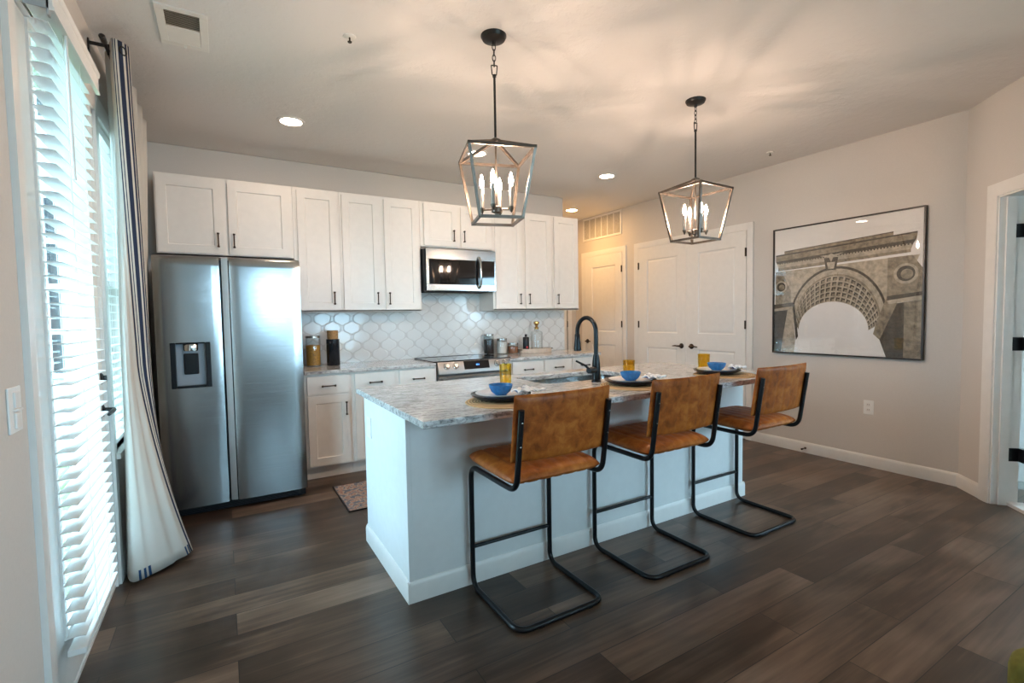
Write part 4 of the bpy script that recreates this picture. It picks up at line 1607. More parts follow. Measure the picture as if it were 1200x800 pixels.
# door at the end of the hall
d = bpy.data.objects.new('door_4', None)
COL.objects.link(d)
d.location = (3.70, YH, 0)
struct(d, 'white door at the end of the hall')
W_ = 0.82
mb = MB()
casing(mb, (0, 0, 0), (1, 0, 0), (0, -1, 0), 0.0, W_, 2.18, wd=0.072, t=0.018)
mb.build('door_casing', M['trim'], d)
MB().box(0, -0.003, 0, W_, 0, 2.18).build('door_gap', M['dark'], d)
mb = MB().panel_slab(0.006, 0.01, W_ - 0.022, 2.172, -0.016, -0.003, [(0.12, 0.20, W_ - 0.14, 0.915), (0.12, 1.098, W_ - 0.14, 2.022)], MOLD)
s_ = mb.build('door_panel', M['trim'], d, weld=True, sharp=25)
for zz in (0.28, 1.203, 1.955):
    hinge(s_, W_ - 0.012, zz, -0.014)
lever_set(s_, 0.06, 0.95, 1, -0.016)

# door stop, outlet
ds = thing('door_stop', 'small spring door stop on the baseboard under the picture', 'door stop', (XR - 0.013, 2.490, 0.045), -PI / 2)
MB().lathe([(0, 0), (0.010, 0), (0.010, 0.004), (0.005, 0.006), (0.005, 0.050), (0, 0.050)], n=12, M4=Matrix.Rotation(PI / 2, 4, 'X')).build('stop_rod', M['bronze'], ds)
MB().lathe([(0, 0.050), (0.009, 0.050), (0.009, 0.064), (0, 0.066)], n=12, M4=Matrix.Rotation(PI / 2, 4, 'X')).build('rubber_tip', M['dark_plastic'], ds)


def duplex(label, loc, rz, hh=0.060, hw=0.038):
    t = thing('wall_outlet', label, 'outlet', loc, rz)
    MB().box(-hw, -0.006, -hh, hw, 0, hh).build('plate', M['vinyl'], t, bevel=0.003)
    for zz in (-0.022, 0.022):
        mb = MB().prism(rrect(-0.017, -0.014, 0.017, 0.014, 0.008), 'y', -0.0085, -0.006)
        for i in range(len(mb.v)):
            x, y, z = mb.v[i]
            mb.v[i] = (x, y, z + zz)
        so_ = mb.build('socket', M['trim'], t)
        mb = MB()
        for sx_ in (-0.006, 0.006):
            mb.box(sx_ - 0.0012, -0.0090, zz - 0.002, sx_ + 0.0012, -0.0084, zz + 0.007)
        mb.build('slots', M['dark'], so_)
    return t


duplex('white duplex outlet on the wall below the picture', (XR, 1.980, 0.508), -PI / 2)
sw = thing('light_switch', 'white stacked switch plate on the wall beside the patio door', 'light switch', (XL, 1.841, 1.092), PI / 2)
MB().box(-0.047, -0.006, -0.063, 0.047, 0, 0.063).build('plate', M['vinyl'], sw, bevel=0.003)
for zz in (-0.030, 0.028):
    MB().box(-0.017, -0.012, zz - 0.022, 0.017, -0.005, zz + 0.022).build('rocker', M['trim'], sw, bevel=0.003)
MB().box(-0.020, -0.016, -0.003, 0.020, -0.005, 0.003).build('divider', M['trim'], sw, bevel=0.001, seg=1)

# ------------------------------------------------------------------ framed picture
pic = thing('framed_picture', 'large framed sepia photograph of a stone arch on the right wall', 'picture', (XR, 2.210, 1.530), -PI / 2)
pw, ph = 0.601, 0.597
mb = MB()
t = 0.012
for a, b, c_, d_ in ((-pw, -ph, pw, -ph + t), (-pw, ph - t, pw, ph), (-pw, -ph + t, -pw + t, ph - t), (pw - t, -ph + t, pw, ph - t)):
    mb.box(a, -0.036, b, c_, -0.001, d_)
mb.build('frame', M['frame'], pic, bevel=0.0015, seg=1)
mb = MB().box(-pw + t, -0.020, -ph + t, pw - t, -0.004, ph - t, 0)
LAY = [0]


def flat(poly, m, lv):
    # a flat printed shape; poly in picture units (0..1 right, 0..1 up)
    y = -0.0202 - lv * 0.00025
    V = [((-pw + t) + p[0] * (2 * pw - 2 * t), y, (-ph + t) + p[1] * (2 * ph - 2 * t)) for p in poly]
    mb.add(V, [tuple(range(len(V)))], m)


# arch print: piers, spandrels, entablature, coffered barrel
ACX, ACZ = 0.455, 0.245            # springing centre


def ell(cx, cz, rx, rz, a0, a1, n_=28):
    return [(cx + rx * math.cos(a0 + (a1 - a0) * k / n_), cz + rz * math.sin(a0 + (a1 - a0) * k / n_)) for k in range(n_ + 1)]


def band(o_, i_, m, lv):
    for k in range(len(o_) - 1):
        flat([o_[k], o_[k + 1], i_[k + 1], i_[k]], m, lv)


A0, A1 = math.radians(186), math.radians(-8)
# spandrel wall block between frieze and arch
outerE = ell(0.470, 0.235, 0.335, 0.420, math.radians(180), 0)
topL = [(0.0 + k / 28, 0.640 + 0.045 * k / 28) for k in range(29)]
topL = [(0.01 + 0.97 * k / 28, 0.66 + 0.035 * k / 28) for k in range(29)]
band([(x, z) for x, z in topL], outerE, 2, 1)
flat([(0.01, 0.37), (0.135, 0.37), (0.135, 0.50), (0.06, 0.66), (0.01, 0.66)], 1, 2.5)
flat([(0.80, 0.40), (1.0, 0.42), (1.0, 0.60), (0.94, 0.695), (0.80, 0.69)], 1, 2.5)
# archivolt rings
band(ell(0.470, 0.235, 0.345, 0.430, PI, 0), ell(0.470, 0.235, 0.330, 0.412, PI, 0), 0, 2)
band(ell(0.470, 0.235, 0.330, 0.412, PI, 0), ell(0.468, 0.232, 0.300, 0.375, PI, 0), 2, 2)
band(ell(0.468, 0.232, 0.300, 0.375, PI, 0), ell(0.465, 0.230, 0.292, 0.362, PI, 0), 1, 2)
# coffered soffit: dark recesses on a lighter grid
so_o = ell(0.465, 0.230, 0.292, 0.362, PI, 0)
so_i = ell(0.445, 0.185, 0.245, 0.215, PI, 0)
band(so_o, so_i, 2, 1.6)
NR, NC = 5, 21
for i in range(NC):
    for j in range(NR):
        def pt(fi, fj):
            a = PI * (1 - fi)
            ox, oz = 0.465 + 0.292 * math.cos(a), 0.230 + 0.362 * math.sin(a)
            ix, iz = 0.445 + 0.245 * math.cos(a), 0.185 + 0.215 * math.sin(a)
            return (ox + (ix - ox) * fj, oz + (iz - oz) * fj)
        a0, a1 = (i + 0.16) / NC, (i + 0.86) / NC
        b0, b1 = (j + 0.14) / NR, (j + 0.84) / NR
        flat([pt(a0, b0), pt(a1, b0), pt(a1, b1), pt(a0, b1)], 0, 3)
        a2, b2 = (i + 0.40) / NC, (j + 0.42) / NR
        flat([pt(a2, b2), pt(a1, b2), pt(a1, b1), pt(a2, b1)], 1, 4)
# entablature, slightly rising to the right
flat([(0.03, 0.665), (0.93, 0.715), (0.93, 0.735), (0.03, 0.690)], 1, 3)
flat([(0.03, 0.690), (0.93, 0.735), (0.945, 0.775), (0.02, 0.725)], 2, 3)
flat([(0.02, 0.725), (0.945, 0.775), (0.96, 0.800), (0.01, 0.745)], 0, 3)
flat([(0.01, 0.745), (0.96, 0.800), (0.965, 0.840), (0.01, 0.785)], 1, 3)
flat([(0.01, 0.785), (0.965, 0.840), (0.965, 0.850), (0.01, 0.797)], 0, 4)
flat([(0.08, 0.800), (0.83, 0.842), (0.83, 0.862), (0.08, 0.818)], 1, 3)
flat([(0.08, 0.818), (0.83, 0.862), (0.83, 0.868), (0.08, 0.824)], 0, 4)
for k in range(46):
    x = 0.04 + k * 0.0198
    z = 0.700 + 0.0505 * x + 0.018
    flat([(x, z), (x + 0.010, z), (x + 0.010, z + 0.012), (x, z + 0.012)], 0, 5)
# keystone ornament
flat([(0.40, 0.64), (0.47, 0.64), (0.485, 0.735), (0.385, 0.735)], 0, 5)
flat([(0.35, 0.755), (0.42, 0.735), (0.435, 0.70), (0.45, 0.735), (0.52, 0.765), (0.455, 0.755), (0.435, 0.765), (0.415, 0.755)], 2, 6)
flat([(0.415, 0.65), (0.455, 0.65), (0.465, 0.70), (0.405, 0.70)], 2, 6)
# medallions in the spandrels
for mx_, mz_, rr_ in ((0.055, 0.535, 0.048), (0.905, 0.575, 0.070)):
    flat(ell(mx_, mz_, rr_, rr_, 0, 2 * PI, 20)[:-1], 2, 3)
    flat(ell(mx_, mz_, rr_ * 0.75, rr_ * 0.75, 0, 2 * PI, 20)[:-1], 0, 4)
    flat(ell(mx_ + 0.006, mz_ - 0.004, rr_ * 0.5, rr_ * 0.5, 0, 2 * PI, 16)[:-1], 1, 5)
# imposts and piers
flat([(0.0, 0.355), (0.155, 0.375), (0.165, 0.405), (0.0, 0.390)], 0, 5)
flat([(0.0, 0.335), (0.150, 0.350), (0.155, 0.375), (0.0, 0.355)], 2, 5)
flat([(0.0, 0.335), (0.11, 0.345), (0.055, 0.0), (0.0, 0.0)], 0, 3)
flat([(0.11, 0.345), (0.150, 0.350), (0.175, 0.10), (0.165, 0.0), (0.055, 0.0)], 2, 3)
flat([(0.150, 0.375), (0.165, 0.405), (0.197, 0.13), (0.180, 0.10)], 0, 5)
flat([(0.80, 0.395), (1.0, 0.425), (1.0, 0.450), (0.80, 0.425)], 0, 5)
flat([(0.81, 0.370), (1.0, 0.395), (1.0, 0.425), (0.80, 0.395)], 2, 5)
flat([(0.86, 0.375), (1.0, 0.395), (1.0, 0.0), (0.80, 0.0), (0.76, 0.12)], 0, 3)
flat([(0.90, 0.380), (1.0, 0.395), (1.0, 0.0), (0.90, 0.0)], 1, 4)
flat([(0.80, 0.425), (0.86, 0.375), (0.76, 0.12), (0.720, 0.160), (0.735, 0.23)], 1, 4)
print_mats = [M['stone_dark'], M['stone_mid'], M['stone_light'], M['paper']]
# index 3 for the paper base: the first box faces
for i in range(6):
    mb.m[i] = 3
mb.build('print', print_mats, pic)
MB().box(-pw + t, -0.0265, -ph + t, pw - t, -0.0245, ph - t).build('glazing', M['art_glass'], pic)

# ------------------------------------------------------------------ open door in the angled wall
d = bpy.data.objects.new('door_5', None)
COL.objects.link(d)
struct(d, 'white exterior door standing open in the angled wall')
mb = MB()
casing(mb, ANG0, ANGD, -ANGN, AO0, AO1, AZ, wd=0.084, t=0.018)
mb.build('door_casing', M['trim'], d)
mb = MB()
ang_box(mb, AO0 - 0.001, AO0 + 0.012, 0, AZ, -0.001, T)
ang_box(mb, AO0 + 0.012, AO0 + 0.024, 0, AZ, 0.035, 0.085)     # door stop
ang_box(mb, AO1 - 0.012, AO1 + 0.001, 0, AZ, -0.001, T)
ang_box(mb, AO0, AO1, AZ - 0.012, AZ + 0.001, -0.001, T)
mb.build('door_jamb', M['trim'], d)
mb = MB()
ang_box(mb, AO0 + 0.012, AO1 - 0.012, 0, 0.022, 0.085, T + 0.03)
mb.build('threshold', M['trim'], d)
mb = MB()
ang_box(mb, AO0 + 0.052, AO0 + 0.097, 0.025, AZ - 0.02, T + 0.02, T + 0.90)
mb.build('door_panel', M['trim'], d)
for zz in (0.345, 1.090, 1.835):
    mb = MB()
    ang_box(mb, AO0 + 0.012, AO0 + 0.015, zz - 0.045, zz + 0.045, 0.088, T - 0.004)
    ang_box(mb, AO0 + 0.012, AO0 + 0.060, zz - 0.045, zz + 0.045, T - 0.006, T + 0.021)
    mb.build('hinge', M['black'], d)

# ------------------------------------------------------------------ patio door, sidelight, blinds
d = bpy.data.objects.new('door_1', None)
COL.objects.link(d)
struct(d, 'white full-glass patio door')
O = Vector((XL, 0, 0))
mb = MB()
casing(mb, (XL, 0, 0), (0, 1, 0), (1, 0, 0), DY0, SY1, DZ, wd=0.085, t=0.018)
mb.box(XL - 0.02, DY1, 0, XL + 0.012, SY0, DZ)
mb.build('door_casing', M['trim'], d)
mb = MB()
mb.box(XL - T, DY0 - 0.001, 0, XL, DY0 + 0.022, DZ)
mb.box(XL - T, DY1 - 0.022, 0, XL, DY1 + 0.001, DZ)
mb.box(XL - T, DY0, DZ - 0.022, XL, DY1, DZ + 0.001)
mb.box(XL - T, DY0, 0.0, XL - 0.01, DY1, 0.015)
mb.build('door_jamb', M['trim'], d)
# slab: stiles and rails round a full glass
g0, g1, gz0, gz1 = 2.235, 2.955, 0.24, 2.312
xa, xb = XL - 0.060, XL - 0.014
mb = MB()
mb.box(xa, DY0 + 0.024, 0.02, xb, g0, DZ - 0.026)
mb.box(xa, g1, 0.02, xb, DY1 - 0.024, DZ - 0.026)
mb.box(xa, g0, 0.02, xb, g1, gz0)
mb.box(xa, g0, gz1, xb, g1, DZ - 0.026)
for a, b, c_, e_ in ((g0 - 0.02, gz0 - 0.02, g0 + 0.006, gz1 + 0.02), (g1 - 0.006, gz0 - 0.02, g1 + 0.02, gz1 + 0.02), (g0 + 0.006, gz0 - 0.02, g1 - 0.006, gz0 + 0.006), (g0 + 0.006, gz1 - 0.006, g1 - 0.006, gz1 + 0.02)):
    mb.box(xb - 0.002, a, b, xb + 0.008, c_, e_)
sl = mb.build('door_panel', M['trim'], d, bevel=0.002, seg=1)
MB().box(xa + 0.02, g0, gz0, xa + 0.024, g1, gz1).build('door_glass', M['pane'], d)
mb = MB()
R4 = Matrix.Translation((xb, 3.020, 0.905)) @ Matrix.Rotation(PI / 2, 4, 'Y')
mb.lathe([(0, 0), (0.030, 0), (0.030, 0.006), (0.014, 0.012), (0.011, 0.05), (0, 0.052)], n=22, M4=R4)
mb.tube([(xb + 0.046, 3.020, 0.905), (xb + 0.048, 2.995, 0.905), (xb + 0.046, 2.93, 0.902), (xb + 0.044, 2.905, 0.90)], [0.010, 0.010, 0.009, 0.007], 10)
mb.build('door_handle', M['black'], d)
mb = MB()
R4 = Matrix.Translation((xb, 3.020, 1.06)) @ Matrix.Rotation(PI / 2, 4, 'Y')
mb.lathe([(0, 0), (0.028, 0), (0.028, 0.006), (0.020, 0.012), (0, 0.014)], n=22, M4=R4)
mb.box(xb + 0.012, 3.014, 1.045, xb + 0.026, 3.026, 1.075)
mb.build('deadbolt', M['black'], d)
for zz in (0.16, 0.86, 1.52, 2.16):
    MB().tube([(XL - 0.006, DY0 + 0.022, zz - 0.05), (XL - 0.006, DY0 + 0.022, zz + 0.05)], 0.0055, 8).build('hinge', M['black'], d)

wn = bpy.data.objects.new('window_1', None)
COL.objects.link(wn)
struct(wn, 'narrow sidelight window beside the patio door')
mb = MB()
for a, b, c_, e_ in ((SY0, SZ0, SY0 + 0.03, SZ1), (SY1 - 0.03, SZ0, SY1, SZ1), (SY0 + 0.03, SZ0, SY1 - 0.03, SZ0 + 0.04), (SY0 + 0.03, SZ1 - 0.03, SY1 - 0.03, SZ1)):
    mb.box(XL - 0.11, a, b, XL - 0.05, c_, e_)
mb.box(XL - 0.11, SY0 + 0.03, 1.50, XL - 0.06, SY1 - 0.03, 1.53)
mb.build('window_frame', M['trim'], wn)
MB().box(XL - 0.085, SY0 + 0.03, SZ0 + 0.04, XL - 0.081, SY1 - 0.03, SZ1 - 0.03).build('window_pane', M['pane'], wn)
MB().box(XL - 0.10, SY0 - 0.02, SZ0 - 0.03, XL + 0.03, SY1 + 0.02, SZ0).build('window_sill', M['trim'], wn, bevel=0.004)


def blind(label, xc, y0, y1, ztop, zbot, pitch, depth, valance, wand):
    b = thing('venetian_blind', label, 'blind', (xc, (y0 + y1) / 2, zbot))
    hw = (y1 - y0) / 2
    h = ztop - zbot
    MB().box(-depth / 2 - 0.004, -hw, h - 0.045, depth / 2 + 0.004, hw, h).build('headrail', M['vinyl'], b, bevel=0.002, seg=1)
    mb = MB()
    n_ = int((h - 0.075) / pitch)
    ns = 5
    for k in range(n_):
        z = 0.035 + pitch * 0.6 + k * pitch
        V = []
        for s_ in (1, -1):
            for j in (-hw + 0.004, hw - 0.004):
                for i in range(ns + 1):
                    t_ = i / ns * 2 - 1
                    V.append((t_ * depth / 2, j, z + 0.0025 * (1 - t_ * t_) + s_ * 0.0012))
        m_ = ns + 1
        F = [(i, i + 1, m_ + i + 1, m_ + i) for i in range(ns)]
        F += [(2 * m_ + i + 1, 2 * m_ + i, 3 * m_ + i, 3 * m_ + i + 1) for i in range(ns)]
        for i in range(ns):
            F.append((i + 1, i, 2 * m_ + i, 2 * m_ + i + 1))
            F.append((m_ + i, m_ + i + 1, 3 * m_ + i + 1, 3 * m_ + i))
        F.append((0, m_, 3 * m_, 2 * m_))
        F.append((m_ + ns, ns, 2 * m_ + ns, 3 * m_ + ns))
        mb.add(V, F)
    mb.build('slats', M['slat'], b)
    MB().box(-depth / 2, -hw + 0.002, 0, depth / 2, hw - 0.002, 0.022).build('bottom_rail', M['vinyl'], b, bevel=0.003)
    mb = MB()
    for f_ in ((-0.62, 0.62) if hw > 0.3 else (-0.4, 0.4)):
        for xx in (-depth / 2 - 0.001, depth / 2 + 0.001):
            mb.box(xx - 0.0008, f_ * hw - 0.0008, 0.02, xx + 0.0008, f_ * hw + 0.0008, h - 0.04)
    mb.build('ladder_cord', M['vinyl'], b)
    if valance:
        mb = MB().prism([(depth / 2 + 0.006, h - 0.055), (depth / 2 + 0.020, h - 0.055), (depth / 2 + 0.020, h - 0.045), (depth / 2 + 0.016, h - 0.040), (depth / 2 + 0.016, h + 0.015), (depth / 2 + 0.021, h + 0.020), (depth / 2 + 0.024, h + 0.035), (depth / 2 + 0.006, h + 0.035)], 'y', -hw - 0.005, hw + 0.085)
        mb.build('valance', M['vinyl'], b)
        mb = MB().box(-depth / 2 - 0.006, -hw - 0.003, h - 0.05, depth / 2 + 0.006, -hw, h + 0.012)
        mb.box(depth / 2, -hw - 0.003, h - 0.07, depth / 2 + 0.006, -hw + 0.02, h - 0.02)
        mb.build('mounting_bracket', M['zinc'], b)
    if wand:
        MB().tube([(depth / 2 + 0.012, -hw * 0.45, h - 0.05), (depth / 2 + 0.014, -hw * 0.45, h - 0.55)], 0.0048, 8).build('tilt_wand', M['jar_glass'] if False else M['vinyl'], b)
    return b


blind('wide white venetian blind hanging over the patio door glass', XL + 0.035, 2.135, 2.725, 2.385, 0.200, 0.0452, 0.050, True, True)
blind('narrow white venetian blind in the sidelight window behind the curtain', XL - 0.02, SY0 + 0.012, SY1 - 0.012, 2.335, 0.69, 0.0452, 0.040, False, False)

# ------------------------------------------------------------------ curtain and rod
rd = thing('curtain_rod', 'black curtain rod on a wall bracket above the sidelight', 'curtain rod', (XL, 3.10, 2.66))
RX, RZ_ = 0.078, -0.012
MB().tube([(RX, -0.10, RZ_), (RX, 1.25, RZ_)], 0.0085, 12).build('rod', M['blackmetal'], rd)
MB().tube([(RX, -0.165, RZ_), (RX, -0.16, RZ_), (RX, -0.11, RZ_), (RX, -0.10, RZ_)], [0.008, 0.013, 0.013, 0.009], 14).build('finial', M['blackmetal'], rd)
mb = MB().box(0, -0.012, -0.05, 0.006, 0.012, 0.035)
mb.box(0, -0.007, 0.012, RX + 0.004, 0.007, 0.024)
mb.box(RX - 0.006, -0.007, RZ_ - 0.012, RX + 0.006, 0.007, 0.020)
mb.build('bracket', M['blackmetal'], rd)
mb = MB().box(0, 1.19, -0.05, 0.006, 1.21, 0.035).box(0, 1.193, RZ_ - 0.006, RX, 1.207, RZ_ + 0.006)
mb.build('bracket', M['blackmetal'], rd)

TOPC = [(-.450, 3.30), (-.436, 3.20), (-.404, 3.030), (-.345, 3.105), (-.455, 3.20), (-.375, 3.34), (-.455, 3.48), (-.380, 3.62), (-.460, 3.76), (-.385, 3.90), (-.465, 4.02), (-.39, 4.14), (-.455, 4.26)]
MIDC = [(-.470, 3.25), (-.425, 3.035), (-.383, 3.120), (-.338, 3.205), (-.460, 3.28), (-.385, 3.44), (-.465, 3.54), (-.400, 3.66), (-.470, 3.76), (-.412, 3.84), (-.475, 3.92), (-.430, 4.00), (-.478, 4.08)]
BOTC = [(-.500, 3.24), (-.430, 3.055), (-.205, 3.250), (-.300, 3.420), (-.430, 3.38), (-.330, 3.54), (-.460, 3.54), (-.360, 3.66), (-.470, 3.70), (-.410, 3.78), (-.478, 3.84), (-.435, 3.92), (-.480, 4.00)]


def spline(P, u):
    n_ = len(P) - 1
    t = u * n_
    i = min(int(t), n_ - 1)
    f_ = t - i
    p = [P[max(0, min(n_, i + k))] for k in (-1, 0, 1, 2)]
    r = []
    for c_ in (0, 1):
        a, b, c2, e_ = (q_[c_] for q_ in p)
        r.append(0.5 * (2 * b + (c2 - a) * f_ + (2 * a - 5 * b + 4 * c2 - e_) * f_ ** 2 + (3 * b - a - 3 * c2 + e_) * f_ ** 3))
    return r


ct = thing('curtain', 'cream curtain with navy stripes pooling on the floor by the refrigerator', 'curtain', (-0.42, 3.4, 0))
NU, NV = 360, 44
ZTOPC = 2.690
V, F, UV = [], [], []
for j in range(NV + 1):
    v = j / NV
    s_ = 1 - v      # 0 top ... 1 bottom
    for i in range(NU + 1):
        u = i / NU
        a, b, c_ = spline(TOPC, u), spline(MIDC, u), spline(BOTC, u)
        if s_ < 0.6:
            k = s_ / 0.6
            k = k * k * (3 - 2 * k) * 0.35 + k * 0.65
            x = a[0] + (b[0] - a[0]) * k
            y = a[1] + (b[1] - a[1]) * k
        else:
            k = (s_ - 0.6) / 0.4
            k = 0.45 * k + 0.55 * k ** 1.8
            x = b[0] + (c_[0] - b[0]) * k
            y = b[1] + (c_[1] - b[1]) * k
        # the tip of the front fold lies a little higher than the hem next to the wall
        z = 0.012 + v * (ZTOPC - 0.012) + 0.018 * math.exp(-((u - 0.16) / 0.05) ** 2) * (1 - v) ** 8
        # small secondary wrinkles
        wr = math.sin(2 * PI * 34 * u + 2.0 * v) + 0.5 * math.sin(2 * PI * 61 * u + 1.0 + 3 * v)
        x += 0.0075 * wr * (0.35 + 0.65 * s_) * min(1, 8 * max(0, u - 0.06)) if u < 0.17 else 0
        x += 0.004 * math.sin(40 * u + 6 * v) * (1 - v)
        V.append((x + 0.42, y - 3.4, z))
        UV.append((u, v))
for j in range(NV):
    for i in range(NU):
        a = j * (NU + 1) + i
        F.append((a, a + 1, a + NU + 2, a + NU + 1))
mb = MB()
mb.add(V, F)
co = mb.build('drape', M['curtain'], ct, sharp=180)
uvl = co.data.uv_layers.new(name='UVMap')
for lp in co.data.loops:
    uvl.data[lp.index].uv = UV[lp.vertex_index]
sm = co.modifiers.new('solid', 'SOLIDIFY')
sm.thickness = 0.0025
for k in range(9):
    i = 2.5 + k
    p = spline(TOPC, i / 12)
    q_ = spline(TOPC, (i + 0.1) / 12)
    dv = Vector((q_[0] - p[0], q_[1] - p[1], 0)).normalized()
    pts = []
    e1 = dv
    for a in range(18):
        t_ = 2 * PI * a / 18
        pts.append(Vector((p[0] + 0.42, p[1] - 3.4, 2.648)) + e1 * 0.019 * math.cos(t_) + Vector((0, 0, 0.019 * math.sin(t_))))
    MB().tube(pts, 0.0035, 6, closed=True).build('grommet', M['blackmetal'], ct)

# ------------------------------------------------------------------ rug
rgm = MB().box(-0.75, -0.287, 0, 0.75, 0.287, 0.008, 0)
rug = tag(rgm.build('runner_rug', M['rug'], None, (1.452, 3.700, 0.0005), bevel=0.003), 'faded red patterned runner rug on the floor behind the island', 'rug')
mb = MB()
for a, b, c_, e_ in ((-0.758, -0.295, 0.758, -0.287), (-0.758, 0.287, 0.758, 0.295), (-0.758, -0.287, -0.75, 0.287), (0.75, -0.287, 0.758, 0.287)):
    mb.box(a, b, 0, c_, e_, 0.0075)
mb.build('edge_binding', M['dark_plastic'], rug)

# ------------------------------------------------------------------ armchair corner at lower right
ac = thing('armchair', 'olive green velvet armchair just entering at the lower right corner', 'armchair', (1.714, -0.117, 0), math.radians(150))
mb = MB().box(-0.34, -0.32, 0.18, 0.34, 0.30, 0.40)
mb.build('seat', M['olive'], ac, bevel=0.05, seg=4)
mb = MB().box(-0.40, 0.24, 0.18, 0.40, 0.40, 0.74)
mb.build('backrest', M['olive'], ac, bevel=0.06, seg=4)
for sx_ in (-1, 1):
    MB().box(sx_ * 0.40, -0.34, 0.18, sx_ * 0.29, 0.30, 0.55).build('armrest', M['olive'], ac, bevel=0.05, seg=4)
for sx_ in (-1, 1):
    for yy in (-0.28, 0.32):
        MB().lathe([(0, 0), (0.012, 0), (0.02, 0.18), (0, 0.185)], (sx_ * 0.32, yy, 0), 12).build('leg', M['dark'], ac)

# ------------------------------------------------------------------ living room windows behind the camera
for k, (a, b_) in enumerate(RW):
    wn = bpy.data.objects.new('window_%d' % (k + 2), None)
    COL.objects.link(wn)
    struct(wn, 'tall living room window')
    mb = MB()
    fw = 0.05
    mb.box(a, YR - 0.10, RS[k], a + fw, YR - 0.05, RZ1)
    mb.box(b_ - fw, YR - 0.10, RS[k], b_, YR - 0.05, RZ1)
    mb.box(a + fw, YR - 0.10, RS[k], b_ - fw, YR - 0.05, RS[k] + fw)
    mb.box(a + fw, YR - 0.10, RZ1 - fw, b_ - fw, YR - 0.05, RZ1)
    mb.box(a + fw, YR - 0.095, (RS[k] + RZ1) / 2 - 0.02, b_ - fw, YR - 0.055, (RS[k] + RZ1) / 2 + 0.02)
    mid = (a + b_) / 2
    mb.box(mid - 0.02, YR - 0.095, RS[k] + fw, mid + 0.02, YR - 0.055, RZ1 - fw)
    mb.build('window_frame', M['trim'], wn)
    mb = MB()
    casing(mb, (0, YR, 0), (1, 0, 0), (0, 1, 0), a, b_, RZ1, wd=0.08)
    mb.build('window_casing', M['trim'], wn)
    MB().box(a + fw, YR - 0.078, RS[k] + fw, b_ - fw, YR - 0.074, RZ1 - fw).build('window_pane', M['pane'], wn)
    MB().box(a - 0.08, YR - 0.05, RS[k] - 0.03, b_ + 0.08, YR + 0.05, RS[k]).build('window_sill', M['trim'], wn)
    portal('portal_rear_%d' % k, ((a + b_) / 2, YR - 0.16, (RS[k] + RZ1) / 2), (PI / 2, 0, 0), b_ - a, RZ1 - RS[k])
wn = bpy.data.objects.new('window_5', None)  # unseen window added to bring cool daylight onto the left wall
COL.objects.link(wn)
struct(wn, 'added unseen side window lighting the left wall')
mb = MB()
for a, b, c_, e_ in ((SWY0, RZ0, SWY0 + 0.05, RZ1), (SWY1 - 0.05, RZ0, SWY1, RZ1), (SWY0 + 0.05, RZ0, SWY1 - 0.05, RZ0 + 0.05), (SWY0 + 0.05, RZ1 - 0.05, SWY1 - 0.05, RZ1), (SWY0 + 0.05, 1.46, SWY1 - 0.05, 1.50)):
    mb.box(XW + 0.05, a, b, XW + 0.10, c_, e_)
mb.build('window_frame', M['trim'], wn)
mb = MB()
casing(mb, (XW, 0, 0), (0, 1, 0), (-1, 0, 0), SWY0, SWY1, RZ1, wd=0.08)
mb.build('window_casing', M['trim'], wn)
MB().box(XW + 0.074, SWY0 + 0.05, RZ0 + 0.05, XW + 0.078, SWY1 - 0.05, RZ1 - 0.05).build('window_pane', M['pane'], wn)
portal('portal_side', (XW + T + 0.02, (SWY0 + SWY1) / 2, (RZ0 + RZ1) / 2), (PI / 2, 0, PI / 2), SWY1 - SWY0, RZ1 - RZ0)
portal('portal_patio', (XL - T - 0.02, (DY0 + DY1) / 2, DZ / 2), (PI / 2, 0, PI / 2 + PI), DY1 - DY0, DZ)
portal('portal_sidelight', (XL - T - 0.02, (SY0 + SY1) / 2, (SZ0 + SZ1) / 2), (PI / 2, 0, -PI / 2), SY1 - SY0, SZ1 - SZ0)

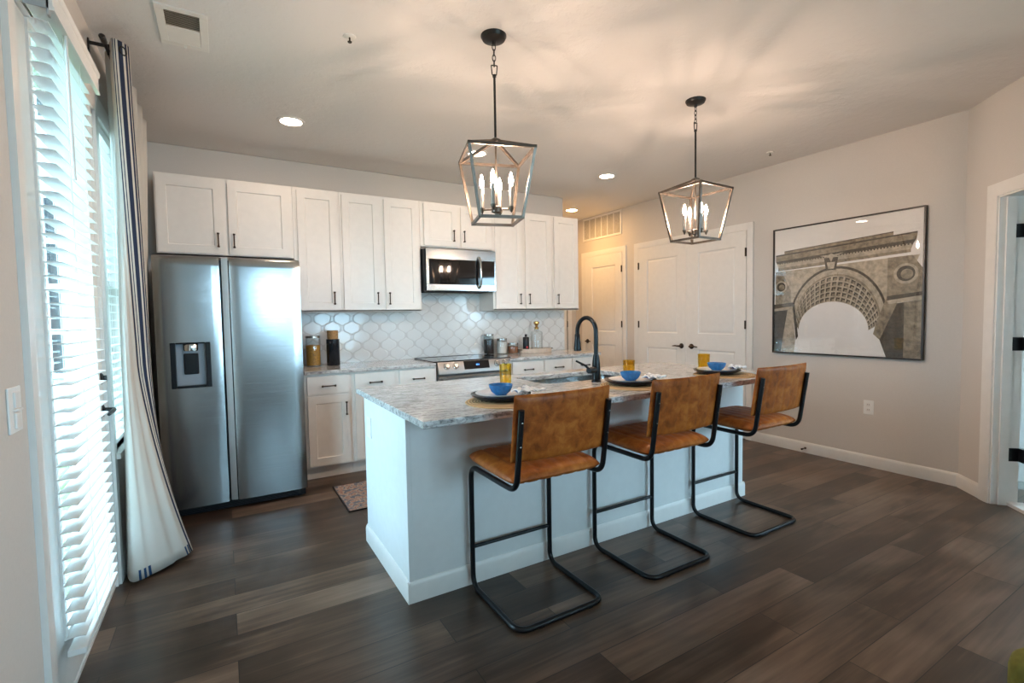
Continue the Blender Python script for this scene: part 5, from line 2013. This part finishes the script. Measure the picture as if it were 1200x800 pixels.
# ------------------------------------------------------------------ outside
mb = MB().box(-14, -14, -0.35, 14, 14, -0.15)
struct(mb.build('ground_outside', M['soil']), 'lawn outside')
wg = thing('neighbouring_wing', 'white sided building wing seen through the patio blinds', 'building', (-2.6, 7.0, -0.15))
MB().box(-2.0, 0, 0, 1.62, 3.0, 6.0).build('siding', M['siding'], wg)
MB().box(1.42, -0.10, 0, 1.95, 3.0, 6.0).build('brick_pier', M['brick'], wg)
for k in range(4):
    for lv in range(2):
        wx = 1.28 - 0.46 - k * 0.82
        wf = MB().box(wx - 0.04, -0.05, 0.9 + lv * 2.7, wx + 0.44, 0, 2.9 + lv * 2.7).build('window', M['trim'], wg)
        mb = MB()
        for i in range(2):
            for j in range(4):
                mb.box(wx + 0.01 + i * 0.20, -0.054, 0.95 + lv * 2.7 + j * 0.48, wx + 0.19 + i * 0.20, -0.05, 1.37 + lv * 2.7 + j * 0.48)
        mb.build('pane', M['outglass'], wf)
hd = MB()
for k in range(9):
    hd.lathe([(0, 0), (0.5, 0.1), (0.62, 0.6), (0.5, 1.2), (0, 1.5)], (5.6 + 0.62 * k, -2.6 + 0.62 * k, -0.16), 14)
tag(hd.build('hedge', M['leaf'], sharp=60), 'dark green hedge outside the open angled door', 'hedge')

# unseen enclosure added outside the angled door to cut daylight on its jamb
mb = MB()
ang_box(mb, -0.25, 1.75, 2.45, 2.55, T, T + 2.3)
struct(mb.build('added_shade_ceiling', M['siding']), 'added unseen ceiling shading the angled door from the sky')
mb = MB()
ang_box(mb, -0.35, -0.25, -0.05, 2.55, T, T + 2.3)
ang_box(mb, 1.65, 1.75, -0.05, 2.55, T, T + 2.3)
ang_box(mb, -0.25, 0.75, -0.05, 2.45, T + 2.2, T + 2.3)
struct(mb.build('added_shade_wall', M['wall']), 'added unseen walls cutting the daylight at the angled door')
mb = MB()
ang_box(mb, -0.25, 1.75, -0.10, -0.01, T, T + 2.3)
struct(mb.build('added_shade_floor', plain('added_floor_concrete', (0.30, 0.29, 0.27), 0.8, noise=0.1)), 'floor of the added light-blocking enclosure outside the angled door')
